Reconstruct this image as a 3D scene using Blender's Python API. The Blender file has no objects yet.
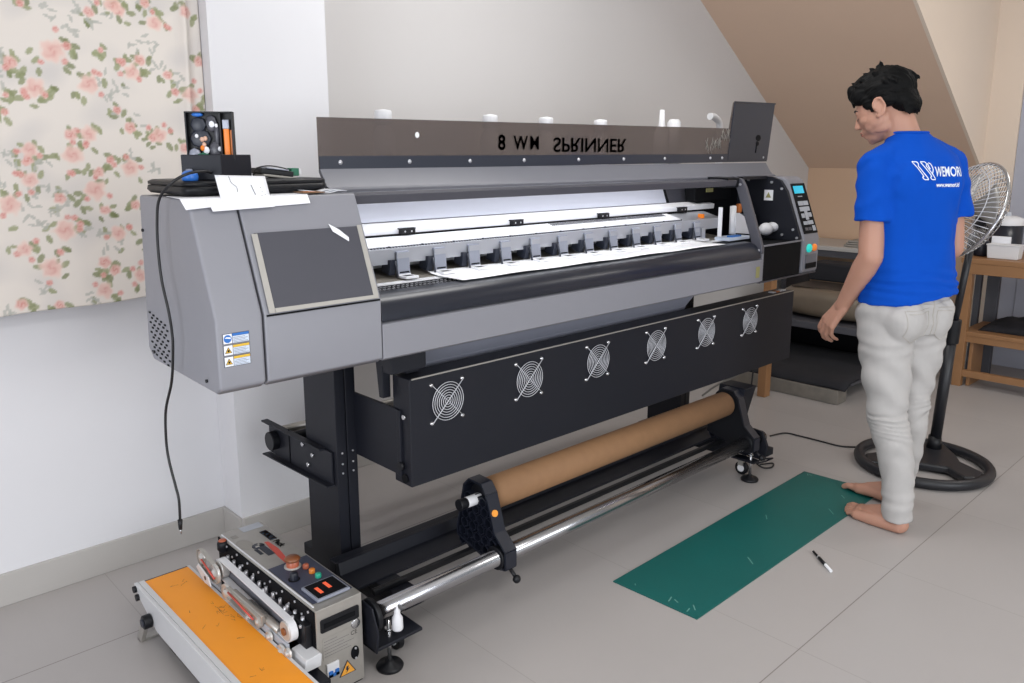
import bpy, bmesh, math, random
from mathutils import Vector, Matrix, Euler, noise
from mathutils.bvhtree import BVHTree
random.seed(7)
PI = math.pi
SC = bpy.context.scene
COL = SC.collection

# ------------------------------------------------------------------ materials
def lin(c):
    r = []
    for v in c[:3]:
        v = v / 255.0
        r.append(v / 12.92 if v <= 0.04045 else ((v + 0.055) / 1.055) ** 2.4)
    return (r[0], r[1], r[2], 1.0)

def mat(name, rgb, rough=0.5, metal=0.0, var=0.06, scale=12.0, bump=0.0, bscale=200.0, emit=None, estr=0.0,
        coat=0.0, trans=0.0, alpha=1.0, sheen=0.0, sss=0.0, spec=0.5):
    m = bpy.data.materials.new(name)
    m.use_nodes = True
    nt = m.node_tree
    b = nt.nodes['Principled BSDF']
    b.inputs['Roughness'].default_value = rough
    b.inputs['Metallic'].default_value = metal
    b.inputs['Coat Weight'].default_value = coat
    b.inputs['Transmission Weight'].default_value = trans
    b.inputs['Alpha'].default_value = alpha
    b.inputs['Sheen Weight'].default_value = sheen
    b.inputs['Specular IOR Level'].default_value = spec
    if sss:
        b.inputs['Subsurface Weight'].default_value = sss
        b.inputs['Subsurface Radius'].default_value = (0.012, 0.004, 0.002)
        b.inputs['Subsurface Scale'].default_value = 1.0
    c = lin(rgb)
    tc = nt.nodes.new('ShaderNodeTexCoord')
    nz = nt.nodes.new('ShaderNodeTexNoise')
    nz.inputs['Scale'].default_value = scale
    nz.inputs['Detail'].default_value = 3
    nt.links.new(tc.outputs['Object'], nz.inputs['Vector'])
    mx = nt.nodes.new('ShaderNodeMix'); mx.data_type = 'RGBA'
    mx.inputs[6].default_value = tuple(max(0, v * (1 - var)) for v in c[:3]) + (1,)
    mx.inputs[7].default_value = tuple(min(1, v * (1 + var)) for v in c[:3]) + (1,)
    nt.links.new(nz.outputs['Fac'], mx.inputs[0])
    nt.links.new(mx.outputs[2], b.inputs['Base Color'])
    if bump:
        n2 = nt.nodes.new('ShaderNodeTexNoise'); n2.inputs['Scale'].default_value = bscale
        nt.links.new(tc.outputs['Object'], n2.inputs['Vector'])
        bp = nt.nodes.new('ShaderNodeBump'); bp.inputs['Strength'].default_value = bump
        bp.inputs['Distance'].default_value = 0.002
        nt.links.new(n2.outputs['Fac'], bp.inputs['Height'])
        nt.links.new(bp.outputs['Normal'], b.inputs['Normal'])
    if emit:
        b.inputs['Emission Color'].default_value = lin(emit)
        b.inputs['Emission Strength'].default_value = estr
    return m

M = {}
def mk(k, *a, **kw): M[k] = mat(k, *a, **kw)
mk('wall_white', (222, 221, 224), 0.75, var=0.03, scale=3, bump=0.05, bscale=60)
mk('wall_grey', (206, 203, 202), 0.8, var=0.03, scale=2, bump=0.05, bscale=60)
mk('wall_tan', (212, 180, 152), 0.8, var=0.03, scale=2)
mk('soffit_tan', (216, 188, 166), 0.8, var=0.03, scale=2)
mk('wall_cream', (226, 210, 194), 0.8, var=0.03, scale=2)
mk('baseboard', (182, 178, 174), 0.35, var=0.04, scale=6)
mk('printer_grey', (134, 134, 141), 0.42, var=0.02, scale=30, bump=0.03, bscale=900)
mk('printer_grey_dark', (110, 111, 119), 0.45, var=0.02)
mk('black_metal', (22, 24, 33), 0.5, var=0.08, scale=20, spec=.35)
mk('black_plastic', (16, 17, 22), 0.45, var=0.1, scale=20, spec=.35)
mk('black_matte', (12, 13, 17), 0.65, var=0.1, scale=20, spec=.15)
mk('platen_black', (24, 25, 30), 0.6, var=0.2, scale=300, spec=.15)
mk('black_gloss', (28, 31, 42), 0.3, var=0.05)
mk('apron_grey', (150, 152, 166), 0.45, var=0.03)
mk('screen_grey', (74, 74, 82), 0.3, var=0.03)
mk('tape', (168, 164, 158), 0.6, var=0.06, scale=40)
mk('rail_alu', (176, 178, 186), 0.3, metal=0.35, var=0.03)
mk('white_metal', (232, 232, 236), 0.4, var=0.02)
mk('clip_grey', (150, 154, 168), 0.35, metal=0.2, var=0.03)
mk('steel', (190, 190, 192), 0.22, metal=0.9, var=0.05, scale=60)
mk('chrome', (175, 175, 178), 0.2, metal=1.0, var=0.03)
mk('steel_brushed', (176, 172, 166), 0.36, metal=0.55, var=0.08, scale=50)
mk('tan_tray', (122, 116, 108), 0.5, var=0.04)
mk('white_plastic', (225, 225, 228), 0.4, var=0.03)
mk('white_enamel', (205, 205, 207), 0.35, var=0.03, scale=25)
mk('screw', (200, 200, 205), 0.3, metal=0.6)
mk('text_dark', (38, 42, 54), 0.4)
mk('strip_navy', (44, 48, 60), 0.4, var=0.03)
mk('paper', (236, 237, 242), 0.7, var=0.02, scale=20)
mk('media', (250, 250, 252), 0.6, var=0.01)
mk('ink_line', (90, 90, 96), 0.7)
mk('cardboard', (140, 104, 72), 0.75, var=0.12, scale=25, bump=0.1, bscale=250)
mk('cable', (24, 24, 27), 0.45)
mk('cable_grey', (150, 146, 140), 0.5)
mk('blue_plastic', (48, 112, 200), 0.35, var=0.15, scale=60)
mk('orange_plastic', (240, 130, 30), 0.4)
mk('orange_tag', (245, 160, 60), 0.5)
mk('red_mark', (196, 78, 66), 0.5, var=0.1)
mk('orange_mark', (214, 124, 60), 0.5, var=0.15)
mk('green_pcb', (36, 108, 82), 0.45, var=0.2, scale=80)
mk('yellow_green', (150, 146, 96), 0.5)
mk('lamp_teal', (40, 200, 190), 0.3, emit=(40, 220, 205), estr=0.5)
mk('lamp_orange', (240, 130, 50), 0.3, emit=(250, 140, 50), estr=0.35)
mk('lcd_cyan', (30, 170, 200), 0.3, emit=(30, 180, 210), estr=0.7)
mk('button_grey', (178, 182, 190), 0.45)
mk('label_blue', (40, 110, 190), 0.5)
mk('label_yellow', (222, 180, 60), 0.5)
mk('label_pale', (206, 216, 232), 0.5)
mk('label_edge', (70, 74, 88), 0.5)
mk('amber_knob', (204, 120, 44), 0.3)
mk('brown_knob', (130, 76, 44), 0.3)
mk('mushroom_red', (176, 96, 70), 0.35)
mk('green_button', (36, 160, 130), 0.3)
mk('panel_navy', (62, 66, 84), 0.45)
mk('led_red', (225, 100, 70), 0.4, emit=(235, 90, 50), estr=0.5)
mk('label_orange', (238, 166, 60), 0.5)
mk('mat_green', (10, 92, 88), 0.45, var=0.16, scale=3.5, bump=0.1, bscale=150)
mk('mat_scuff', (96, 150, 142), 0.6)
mk('wood', (148, 108, 72), 0.5, var=0.12, scale=8)
mk('wood_dark', (120, 88, 60), 0.6, var=0.18, scale=8)
mk('black_cloth', (26, 26, 32), 0.85, var=0.2, scale=15)
mk('leather_brown', (112, 100, 86), 0.4, var=0.2, scale=6)
mk('leather_dark', (62, 54, 48), 0.5, var=0.2, scale=6)
mk('shelf_grey', (74, 74, 80), 0.55, var=0.1)
mk('concrete', (120, 114, 106), 0.8, var=0.3, scale=18)
mk('door_grey', (176, 178, 190), 0.5, var=0.03)
mk('fan_black', (30, 31, 36), 0.42, var=0.08)
mk('skin', (182, 136, 116), 0.5, var=0.06, scale=14, sss=0.08)
mk('lips', (170, 104, 92), 0.45, var=0.05)
mk('nail', (214, 172, 150), 0.3, var=0.03)
mk('brow', (44, 34, 32), 0.7)
mk('pulley_steel', (200, 198, 194), 0.35, metal=.4, var=.05, scale=80)
mk('guard_wire', (205, 206, 212), 0.35, metal=.2)
mk('panel_pale', (176, 178, 190), 0.5, var=0.02)
mk('eye_white', (210, 205, 200), 0.3)
mk('hair', (5, 5, 6), 0.6, var=0.5, scale=90, bump=0.5, bscale=320, spec=.15)
mk('tshirt_blue', (0, 74, 182), 0.9, var=0.04, scale=14, bump=0.08, bscale=700, sheen=0.0, spec=.2)
mk('print_white', (225, 232, 244), 0.7, var=0.01)
mk('denim', (180, 177, 175), 0.85, var=0.07, scale=16, bump=0.12, bscale=900)
mk('seam', (176, 170, 162), 0.85)
mk('ceiling_white', (225, 222, 216), 0.85)

# smoky acrylic
m = bpy.data.materials.new('smoky_acrylic'); m.use_nodes = True; nt = m.node_tree
b = nt.nodes['Principled BSDF']; b.inputs['Base Color'].default_value = lin((112, 104, 102)); b.inputs['Roughness'].default_value = 0.12
out = nt.nodes['Material Output']
tr = nt.nodes.new('ShaderNodeBsdfTransparent'); tr.inputs['Color'].default_value = (0.55, 0.49, 0.46, 1)
nz = nt.nodes.new('ShaderNodeTexNoise'); nz.inputs['Scale'].default_value = 1.2
mr = nt.nodes.new('ShaderNodeMapRange'); mr.inputs[3].default_value = 0.42; mr.inputs[4].default_value = 0.58
mx = nt.nodes.new('ShaderNodeMixShader')
nt.links.new(nz.outputs['Fac'], mr.inputs[0]); nt.links.new(mr.outputs[0], mx.inputs[0])
nt.links.new(tr.outputs[0], mx.inputs[1]); nt.links.new(b.outputs[0], mx.inputs[2]); nt.links.new(mx.outputs[0], out.inputs['Surface'])
M['smoky_acrylic'] = m

# floor tiles: 0.65 x 0.69 m, satin
m = bpy.data.materials.new('floor_tile'); m.use_nodes = True; nt = m.node_tree; N = nt.nodes; L = nt.links
b = N['Principled BSDF']
tc = N.new('ShaderNodeTexCoord'); sp = N.new('ShaderNodeSeparateXYZ'); L.new(tc.outputs['Object'], sp.inputs[0])
def gapline(sock, off, step, th):
    a = N.new('ShaderNodeMath'); a.operation = 'SUBTRACT'; a.inputs[1].default_value = off - step * 40; L.new(sock, a.inputs[0])
    d = N.new('ShaderNodeMath'); d.operation = 'DIVIDE'; d.inputs[1].default_value = step; L.new(a.outputs[0], d.inputs[0])
    f = N.new('ShaderNodeMath'); f.operation = 'FRACT'; L.new(d.outputs[0], f.inputs[0])
    p = N.new('ShaderNodeMath'); p.operation = 'PINGPONG'; p.inputs[1].default_value = 0.5; L.new(f.outputs[0], p.inputs[0])
    l = N.new('ShaderNodeMath'); l.operation = 'LESS_THAN'; l.inputs[1].default_value = th; L.new(p.outputs[0], l.inputs[0])
    fl = N.new('ShaderNodeMath'); fl.operation = 'FLOOR'; L.new(d.outputs[0], fl.inputs[0])
    return l.outputs[0], fl.outputs[0]
gx, ix = gapline(sp.outputs[0], 0.65, 0.65, .0022); gy, iy = gapline(sp.outputs[1], 0.926, 1.387, .0012)
half = N.new('ShaderNodeMath'); half.operation = 'MULTIPLY'; half.inputs[1].default_value = .35; L.new(gx, half.inputs[0])
mxx = N.new('ShaderNodeMath'); mxx.operation = 'MAXIMUM'; L.new(half.outputs[0], mxx.inputs[0]); L.new(gy, mxx.inputs[1])
cb = N.new('ShaderNodeCombineXYZ'); L.new(ix, cb.inputs[0]); L.new(iy, cb.inputs[1])
wn = N.new('ShaderNodeTexWhiteNoise'); wn.noise_dimensions = '2D'; L.new(cb.outputs[0], wn.inputs[0])
nz = N.new('ShaderNodeTexNoise'); nz.inputs['Scale'].default_value = 1.6; nz.inputs['Detail'].default_value = 4; L.new(tc.outputs['Object'], nz.inputs[0])
ad = N.new('ShaderNodeMath'); ad.operation = 'MULTIPLY_ADD'; ad.inputs[1].default_value = 0.35; L.new(wn.outputs[0], ad.inputs[0]); L.new(nz.outputs['Fac'], ad.inputs[2])
c1 = N.new('ShaderNodeMix'); c1.data_type = 'RGBA'; c1.inputs[6].default_value = lin((164, 159, 157)); c1.inputs[7].default_value = lin((173, 168, 166)); L.new(ad.outputs[0], c1.inputs[0])
c2 = N.new('ShaderNodeMix'); c2.data_type = 'RGBA'; c2.inputs[7].default_value = lin((128, 122, 118)); L.new(mxx.outputs[0], c2.inputs[0]); L.new(c1.outputs[2], c2.inputs[6])
L.new(c2.outputs[2], b.inputs['Base Color']); b.inputs['Roughness'].default_value = 0.38; b.inputs['Specular IOR Level'].default_value = 0.4
M['floor_tile'] = m

def attr_mat(name, attr, rough, bump=0.0, bscale=400):
    m = bpy.data.materials.new(name); m.use_nodes = True; nt = m.node_tree
    b = nt.nodes['Principled BSDF']; b.inputs['Roughness'].default_value = rough
    a = nt.nodes.new('ShaderNodeAttribute'); a.attribute_name = attr
    nt.links.new(a.outputs['Color'], b.inputs['Base Color'])
    if bump:
        n2 = nt.nodes.new('ShaderNodeTexNoise'); n2.inputs['Scale'].default_value = bscale
        tc = nt.nodes.new('ShaderNodeTexCoord'); nt.links.new(tc.outputs['Object'], n2.inputs[0])
        bp = nt.nodes.new('ShaderNodeBump'); bp.inputs['Strength'].default_value = bump; bp.inputs['Distance'].default_value = 0.002
        nt.links.new(n2.outputs['Fac'], bp.inputs['Height']); nt.links.new(bp.outputs['Normal'], b.inputs['Normal'])
    return m
M['rose_fabric'] = attr_mat('rose_fabric', 'pattern', 0.85, 0.1)
M['belt_orange'] = mat('belt_orange', (248, 156, 34), 0.5, var=0.05, scale=10)

# ------------------------------------------------------------------ geometry helpers
class MB:
    def __init__(s): s.bm = bmesh.new()
    def _x(s, vs, mtx):
        if mtx is not None:
            for v in vs: v.co = mtx @ v.co
        return vs
    def box(s, x0, x1, y0, y1, z0, z1, mtx=None):
        c = [(x, y, z) for x in (x0, x1) for y in (y0, y1) for z in (z0, z1)]
        v = [s.bm.verts.new(p) for p in c]
        for f in ((0, 1, 3, 2), (4, 6, 7, 5), (0, 4, 5, 1), (2, 3, 7, 6), (0, 2, 6, 4), (1, 5, 7, 3)):
            s.bm.faces.new([v[i] for i in f])
        s._x(v, mtx); return s
    def prism(s, pts, axis, a, b, mtx=None):
        """pts: polygon in the two other axes (order y,z for x; x,z for y; x,y for z)"""
        def P(p, t):
            return (t, p[0], p[1]) if axis == 'x' else (p[0], t, p[1]) if axis == 'y' else (p[0], p[1], t)
        A = [s.bm.verts.new(P(p, a)) for p in pts]; B = [s.bm.verts.new(P(p, b)) for p in pts]
        n = len(pts)
        s.bm.faces.new(A); s.bm.faces.new(B[::-1])
        for i in range(n): s.bm.faces.new((A[i], B[i], B[(i + 1) % n], A[(i + 1) % n]))
        s._x(A + B, mtx); return s
    def frame(s, p0, p1):
        d = (Vector(p1) - Vector(p0)); L_ = d.length; d.normalize()
        return d, L_
    def cyl(s, p0, p1, r0, r1=None, n=24, cap=True):
        r1 = r0 if r1 is None else r1
        p0 = Vector(p0); p1 = Vector(p1); d = (p1 - p0).normalized()
        q = d.to_track_quat('Z', 'Y')
        R0 = []; R1 = []
        for i in range(n):
            a = 2 * PI * i / n; o = q @ Vector((math.cos(a), math.sin(a), 0))
            R0.append(s.bm.verts.new(p0 + o * r0)); R1.append(s.bm.verts.new(p1 + o * r1))
        for i in range(n):
            s.bm.faces.new((R0[i], R0[(i + 1) % n], R1[(i + 1) % n], R1[i])).smooth = True
        if cap: s.bm.faces.new(R0[::-1]); s.bm.faces.new(R1)
        return s
    def pipe(s, p0, p1, ro, ri, n=28):
        s.cyl(p0, p1, ro, n=n, cap=False)
        a = len(s.bm.verts)
        s.bm.verts.ensure_lookup_table()
        O = [s.bm.verts[a - 2 * n + k] for k in range(2 * n)]
        s.cyl(p1, p0, ri, n=n, cap=False); s.bm.verts.ensure_lookup_table()
        I = [s.bm.verts[a + k] for k in range(2 * n)]
        # rings by nearest
        o0 = O[0::2]; o1 = O[1::2]; i1 = I[0::2]; i0 = I[1::2]
        for oo, ii in ((o0, i0), (o1, i1)):
            for k in range(n):
                k2 = (k + 1) % n
                j = min(range(n), key=lambda t: (ii[t].co - oo[k].co).length); j2 = min(range(n), key=lambda t: (ii[t].co - oo[k2].co).length)
                if j != j2:
                    try: s.bm.faces.new((oo[k], oo[k2], ii[j2], ii[j]))
                    except ValueError: pass
        return s
    def ell(s, c, r, seg=20, rings=12, mtx=None):
        r = (r, r, r) if isinstance(r, (int, float)) else r
        T = Matrix.Translation(Vector(c)) @ (mtx if mtx is not None else Matrix.Identity(4)) @ Matrix.Diagonal((r[0], r[1], r[2], 1))
        return s.sphere(T, seg, rings)
    def sphere(s, T, seg, rings):
        nv = s.bm.verts.new; nf = s.bm.faces.new
        top = nv(T @ Vector((0, 0, 1))); bot = nv(T @ Vector((0, 0, -1))); R = []
        for j in range(1, rings):
            a = PI * j / rings; z = math.cos(a); r = math.sin(a)
            R.append([nv(T @ Vector((r * math.cos(2 * PI * k / seg), r * math.sin(2 * PI * k / seg), z))) for k in range(seg)])
        for k in range(seg):
            k2 = (k + 1) % seg
            nf((top, R[0][k], R[0][k2])).smooth = True; nf((bot, R[-1][k2], R[-1][k])).smooth = True
            for A, B in zip(R, R[1:]): nf((A[k], B[k], B[k2], A[k2])).smooth = True
        return s
    def cone_chain(s, pts, rad, n=14):
        """round cones, overlapping (for remesh)"""
        for i in range(len(pts) - 1):
            s.cyl(pts[i], pts[i + 1], rad[i], rad[i + 1], n=n)
            s.ell(pts[i], rad[i], n, 8)
        s.ell(pts[-1], rad[-1], n, 8)
        return s
    def tube(s, pts, r, n=10, cap=True, closed=False):
        pts = [Vector(p) for p in pts]; m_ = len(pts)
        rr = r if isinstance(r, (list, tuple)) else [r] * m_
        rings = []; up = None
        for i, p in enumerate(pts):
            a = pts[i - 1] if (i > 0 or closed) else p; b_ = pts[(i + 1) % m_] if (i < m_ - 1 or closed) else p
            d = (b_ - a).normalized()
            if up is None:
                up = Vector((0, 0, 1)) if abs(d.z) < 0.9 else Vector((1, 0, 0))
            side = d.cross(up).normalized(); up = side.cross(d).normalized()
            rings.append([s.bm.verts.new(p + (side * math.cos(2 * PI * k / n) + up * math.sin(2 * PI * k / n)) * rr[i]) for k in range(n)])
        rng = range(m_) if closed else range(m_ - 1)
        for i in rng:
            A = rings[i]; B = rings[(i + 1) % m_]
            sh = 0
            if closed and i == m_ - 1:
                sh = min(range(n), key=lambda t: (B[t].co - A[0].co).length)
            for k in range(n):
                s.bm.faces.new((A[k], A[(k + 1) % n], B[(k + 1 + sh) % n], B[(k + sh) % n])).smooth = True
        if cap and not closed: s.bm.faces.new(rings[0][::-1]); s.bm.faces.new(rings[-1])
        return s
    def lathe(s, prof, c=(0, 0, 0), n=32, mtx=None):
        T = Matrix.Translation(Vector(c)) @ (mtx if mtx is not None else Matrix.Identity(4))
        rings = []
        for r, z in prof:
            if r < 1e-5: rings.append([s.bm.verts.new(T @ Vector((0, 0, z)))])
            else: rings.append([s.bm.verts.new(T @ Vector((r * math.cos(2 * PI * k / n), r * math.sin(2 * PI * k / n), z))) for k in range(n)])
        for A, B in zip(rings, rings[1:]):
            for k in range(n):
                k2 = (k + 1) % n
                if len(A) == 1 and len(B) == 1: continue
                if len(A) == 1: f = (A[0], B[k2], B[k])
                elif len(B) == 1: f = (A[k], A[k2], B[0])
                else: f = (A[k], A[k2], B[k2], B[k])
                s.bm.faces.new(f).smooth = True
        return s
    def loft(s, rings, cap=True, smooth=True):
        R = [[s.bm.verts.new(p) for p in r] for r in rings]; n = len(R[0])
        for A, B in zip(R, R[1:]):
            for k in range(n):
                f = s.bm.faces.new((A[k], A[(k + 1) % n], B[(k + 1) % n], B[k])); f.smooth = smooth
        if cap: s.bm.faces.new(R[0][::-1]); s.bm.faces.new(R[-1])
        return s
    def grid(s, fn, nu, nv, closed_u=False):
        V_ = [[s.bm.verts.new(fn(i / (nu if closed_u else nu - 1), j / (nv - 1))) for j in range(nv)] for i in range(nu)]
        for i in range(nu if closed_u else nu - 1):
            for j in range(nv - 1):
                s.bm.faces.new((V_[i][j], V_[(i + 1) % nu][j], V_[(i + 1) % nu][j + 1], V_[i][j + 1])).smooth = True
        return s
    def build(s, name, m, parent=None, bevel=0, seg=2, label=None, mods=(), smooth=None, keep=False):
        bmesh.ops.recalc_face_normals(s.bm, faces=s.bm.faces)
        vs = s.bm.verts
        xs = [v.co.x for v in vs]; ys = [v.co.y for v in vs]; zs = [v.co.z for v in vs]
        o = Vector(((min(xs) + max(xs)) / 2, (min(ys) + max(ys)) / 2, min(zs)))
        for v in vs: v.co -= o
        me = bpy.data.meshes.new(name)
        if smooth is not None:
            for f in s.bm.faces: f.smooth = smooth
        s.bm.to_mesh(me); s.bm.free()
        ob = bpy.data.objects.new(name, me); COL.objects.link(ob)
        if isinstance(m, str): m = M[m]
        if isinstance(m, (list, tuple)):
            for q in m: me.materials.append(M[q] if isinstance(q, str) else q)
        else: me.materials.append(m)
        ob['_w'] = [o.x, o.y, o.z]
        if parent is not None:
            pw = Vector(parent['_w']); ob.parent = parent; ob.location = o - pw
        else: ob.location = o
        if bevel:
            bv = ob.modifiers.new('bevel', 'BEVEL'); bv.width = bevel; bv.segments = seg; bv.limit_method = 'ANGLE'; bv.angle_limit = math.radians(35)
            for p in me.polygons: p.use_smooth = True if smooth is None else smooth
            wn_ = ob.modifiers.new('wn', 'WEIGHTED_NORMAL'); wn_.keep_sharp = True
        if label: ob['label'] = label
        return ob

def empty(name, loc):
    o = bpy.data.objects.new(name, None); COL.objects.link(o); o.location = loc; o['_w'] = list(loc); o.empty_display_size = 0.05
    return o
def tag(o, label, cat, group=None, kind=None):
    o['label'] = label; o['category'] = cat
    if group: o['group'] = group
    if kind: o['kind'] = kind
    return o
def struct(o): o['kind'] = 'structure'; return o

def text_mb(body, size, fn, depth=0.0008, flip=False, spacing=1.0, bold=0.0, shear=0.0, align='CENTER'):
    """glyph mesh; fn maps local (u, v, d) metres to world"""
    cu = bpy.data.curves.new('txt', 'FONT'); cu.body = body; cu.size = size; cu.align_x = align; cu.align_y = 'CENTER'
    cu.space_character = spacing; cu.offset = bold; cu.shear = shear; cu.extrude = depth; cu.resolution_u = 4
    ob = bpy.data.objects.new('txt', cu); COL.objects.link(ob)
    dg = bpy.context.evaluated_depsgraph_get(); me = bpy.data.meshes.new_from_object(ob.evaluated_get(dg))
    mb = MB(); mb.bm.from_mesh(me)
    for v in mb.bm.verts:
        y = -v.co.y if flip else v.co.y
        v.co = fn(v.co.x, y, v.co.z)
    bpy.data.objects.remove(ob); bpy.data.curves.remove(cu); bpy.data.meshes.remove(me)
    return mb

def catmull(pts, k=8, closed=False):
    P = [Vector(p) for p in pts]; out = []; n = len(P)
    for i in range(n if closed else n - 1):
        g = lambda j: P[j % n] if closed else P[max(0, min(n - 1, j))]
        p0, p1, p2, p3 = g(i - 1), g(i), g(i + 1), g(i + 2)
        for t in range(k):
            u = t / k
            out.append(0.5 * ((2 * p1) + (-p0 + p2) * u + (2 * p0 - 5 * p1 + 4 * p2 - p3) * u * u + (-p0 + 3 * p1 - 3 * p2 + p3) * u ** 3))
    if not closed: out.append(P[-1])
    return out

# ------------------------------------------------------------------ camera
H = 1.38
yaw = math.radians(46.6); pit = math.atan(160 / 800.0)
cam = bpy.data.cameras.new('camera'); co = bpy.data.objects.new('camera', cam); COL.objects.link(co)
co.location = (0, 0, H)
co.rotation_euler = Euler((PI / 2 - pit, 0, yaw - PI / 2), 'XYZ')
cam.sensor_width = 36; cam.lens = 800 / 1024 * 36; cam.shift_y = -26.5 / 1024
cam.clip_start = 0.05; SC.camera = co
# ------------------------------------------------------------------ room
YL = 2.745; YB = 2.95; XR = 5.9; ZC = 2.75
b = MB(); b.box(-2.6, 6.6, -3.2, 3.2, -0.05, 0); struct(b.build('floor', 'floor_tile'))
bpy.data.objects['floor'].location.z = -0.05
b = MB(); b.box(-2.6, 1.16, YL, YL + 0.45, 0, ZC); struct(b.build('wall_left', 'wall_white'))
b = MB(); b.box(1.13, 1.555, 2.60, 3.2, 0, ZC); struct(b.build('wall_column', 'wall_white'))
b = MB(); b.box(1.555, 6.1, YB, YB + 0.2, 0, ZC); struct(b.build('wall_back', 'wall_grey'))
b = MB(); b.box(XR, XR + 0.15, 1.775, YB, 0, ZC); struct(b.build('wall_right', 'wall_tan'))
b = MB(); b.box(XR, XR + 0.15, 1.60, 1.775, 0, ZC); struct(b.build('wall_right_middle', 'wall_cream'))
b = MB(); b.box(XR, XR + 0.15, -3.2, 0.9, 0, ZC); struct(b.build('wall_right_front', 'wall_cream'))
b = MB(); b.box(-2.75, -2.6, -3.2, 3.2, 0, ZC); struct(b.build('wall_far_left', 'wall_white'))
b = MB(); b.box(-2.75, 6.1, -3.3, 3.2, ZC, ZC + 0.1); struct(b.build('ceiling', 'ceiling_white'))
# the staircase above: sloping soffit and its side cheek
sl = lambda x: 1.285 + (XR - x) * 0.665
b = MB(); b.prism([(XR, 1.283), (XR, 1.40), (XR - 2.1, 1.40 + 2.1 * 0.665 + .02), (XR - 2.25, sl(XR - 2.25) + .02), (XR - 2.25, sl(XR - 2.25))], 'y', 1.775, YB)
struct(b.build('ceiling_soffit', 'soffit_tan'))
b = MB(); b.prism([(XR + .15, 1.283), (XR + .15, ZC), (XR - (ZC - 1.283) / 0.665, ZC), (XR, 1.283)], 'y', 1.755, 1.775)
struct(b.build('wall_stair_side', 'wall_cream'))
b = MB(); b.box(XR + .02, XR + .08, 0.92, 1.575, 0, 2.4); d = struct(b.build('door_1', 'door_grey', bevel=.004))
b = MB(); b.box(XR + .012, XR + .02, 1.02, 1.48, 1.2, 2.3); b.box(XR + .012, XR + .02, 1.02, 1.48, 0.15, 1.05); b.build('door_panel', 'door_grey', d, bevel=.003)
b = MB(); b.box(XR, XR + .15, 1.575, 1.60, 0, 2.4); b.box(XR, XR + .15, .9, .92, 0, 2.4); b.box(XR, XR + .15, 0.9, 1.60, 2.4, ZC); struct(b.build('trim_1', 'wall_cream'))
# baseboards
def bb(name, *a):
    b = MB(); b.box(*a); struct(b.build(name, 'baseboard', bevel=.002))
bb('baseboard_left', -2.6, 1.13, YL - .012, YL, 0, .105)
bb('baseboard_column', 1.13, 1.555, 2.588, 2.60, 0, .105)
bb('baseboard_column_side', 1.118, 1.13, 2.60, 2.733, 0, .105)
bb('baseboard_back', 1.555, XR, YB - .012, YB, 0, .105)
bb('baseboard_right', XR - .012, XR, 1.6, YB, 0, .105)

# floral cloth on the left wall: colours computed from drawn roses and leaves
def srgb(c): return lin(c)[:3]
FL = []   # (x_img, y_img, kind, size)
roses = [(52,51,3),(10,62,1.6),(35,88,2.6),(88,84,2.6),(6,67,1),(66,46,1.2),(5,112,1),(88,134,2.2),(70,135,1.6),(30,150,2),(72,155,2.6),(6,95,.8),
 (10,205,2.6),(30,180,2),(95,190,2.8),(65,230,2.8),(25,249,2),(52,268,2.8),(104,262,1.8),(118,233,2.2),(105,210,1.4),(130,168,2.4),(22,305,1.6),(60,305,1.4),(105,290,2.2),
 (132,72,2.2),(155,23,2.2),(118,10,1.8),(185,12,1.8),(168,75,1.4),(176,92,1.2),(190,95,2.4),(200,62,1.6),(122,62,1.2),(160,135,2.2),(130,128,1.6),(117,110,1.2),(153,138,1.4),(186,148,1.6),(135,205,1.4),
 (98,172,1.4),(80,224,1),(60,198,1.6),(88,12,1.4),(20,3,1),(145,3,1.4),(110,160,1.2),(28,160,1.4),(140,60,1.6),(100,50,.8),(45,95,.8),(112,5,2.2),(195,110,1.4),(140,275,2),(150,240,1.6),(115,270,1.6)]
import random as _r
rg = _r.Random(3)
def inv(px, py, Yp):
    p = pit; a = yaw
    fw = Vector((math.cos(a) * math.cos(p), math.sin(a) * math.cos(p), -math.sin(p))); rt = Vector((math.sin(a), -math.cos(a), 0)); up = rt.cross(fw)
    d = fw + rt * ((px - 512) / 800.) - up * ((py - 315) / 800.); t = Yp / d.y
    return d.x * t, H + d.z * t
elems = []
for (px, py, s_) in roses:
    x, z = inv(px, py, 2.65); R = 0.0125 * s_
    elems.append((x, z, R, 'rose', rg.random() * 6.28, s_))
    for k in range(4 + int(s_ * 1.3)):
        a = rg.random() * 6.28; d = R * (1.0 + rg.random() * .7)
        elems.append((x + d * math.cos(a), z + d * math.sin(a) - R * .4, 0.0085 + .005 * rg.random(), 'leaf', rg.random() * 6.28, rg.random() ** 1.5))
    if s_ > 1.8:
        for k in range(3):
            a = rg.random() * 6.28; d = R * (1.0 + .7 * rg.random())
            elems.append((x + d * math.cos(a), z + d * math.sin(a), 0.011, 'rose', rg.random() * 6, 1))
for k in range(70):
    x = -.1 + rg.random() * 1.2; z = .92 + rg.random() * .95
    for j in range(5):
        elems.append((x + rg.gauss(0, .013), z + rg.gauss(0, .013), 0.0085, 'grey', rg.random() * 6.28, 0))
for k in range(70):
    x = -1.2 + rg.random() * 1.5; z = .92 + rg.random() * 1.75
    px_ = x
    if z < 1.9 and x > .35: continue
    s_ = 1 + rg.random() * 1.8; R = .0125 * s_
    elems.append((x, z, R, 'rose', rg.random() * 6, s_))
    for j in range(5): elems.append((x + rg.gauss(0, R), z + rg.gauss(0, R) - R * .4, .01, 'leaf', rg.random() * 6.28, rg.random()))
for k in range(60):
    x = -.2 + rg.random() * 1.36; z = 1.87 + rg.random() * .75
    s_ = 1 + rg.random() * 1.8; R = .0125 * s_
    elems.append((x, z, R, 'rose', rg.random() * 6, s_))
cell = 0.06; gridd = {}
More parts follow.
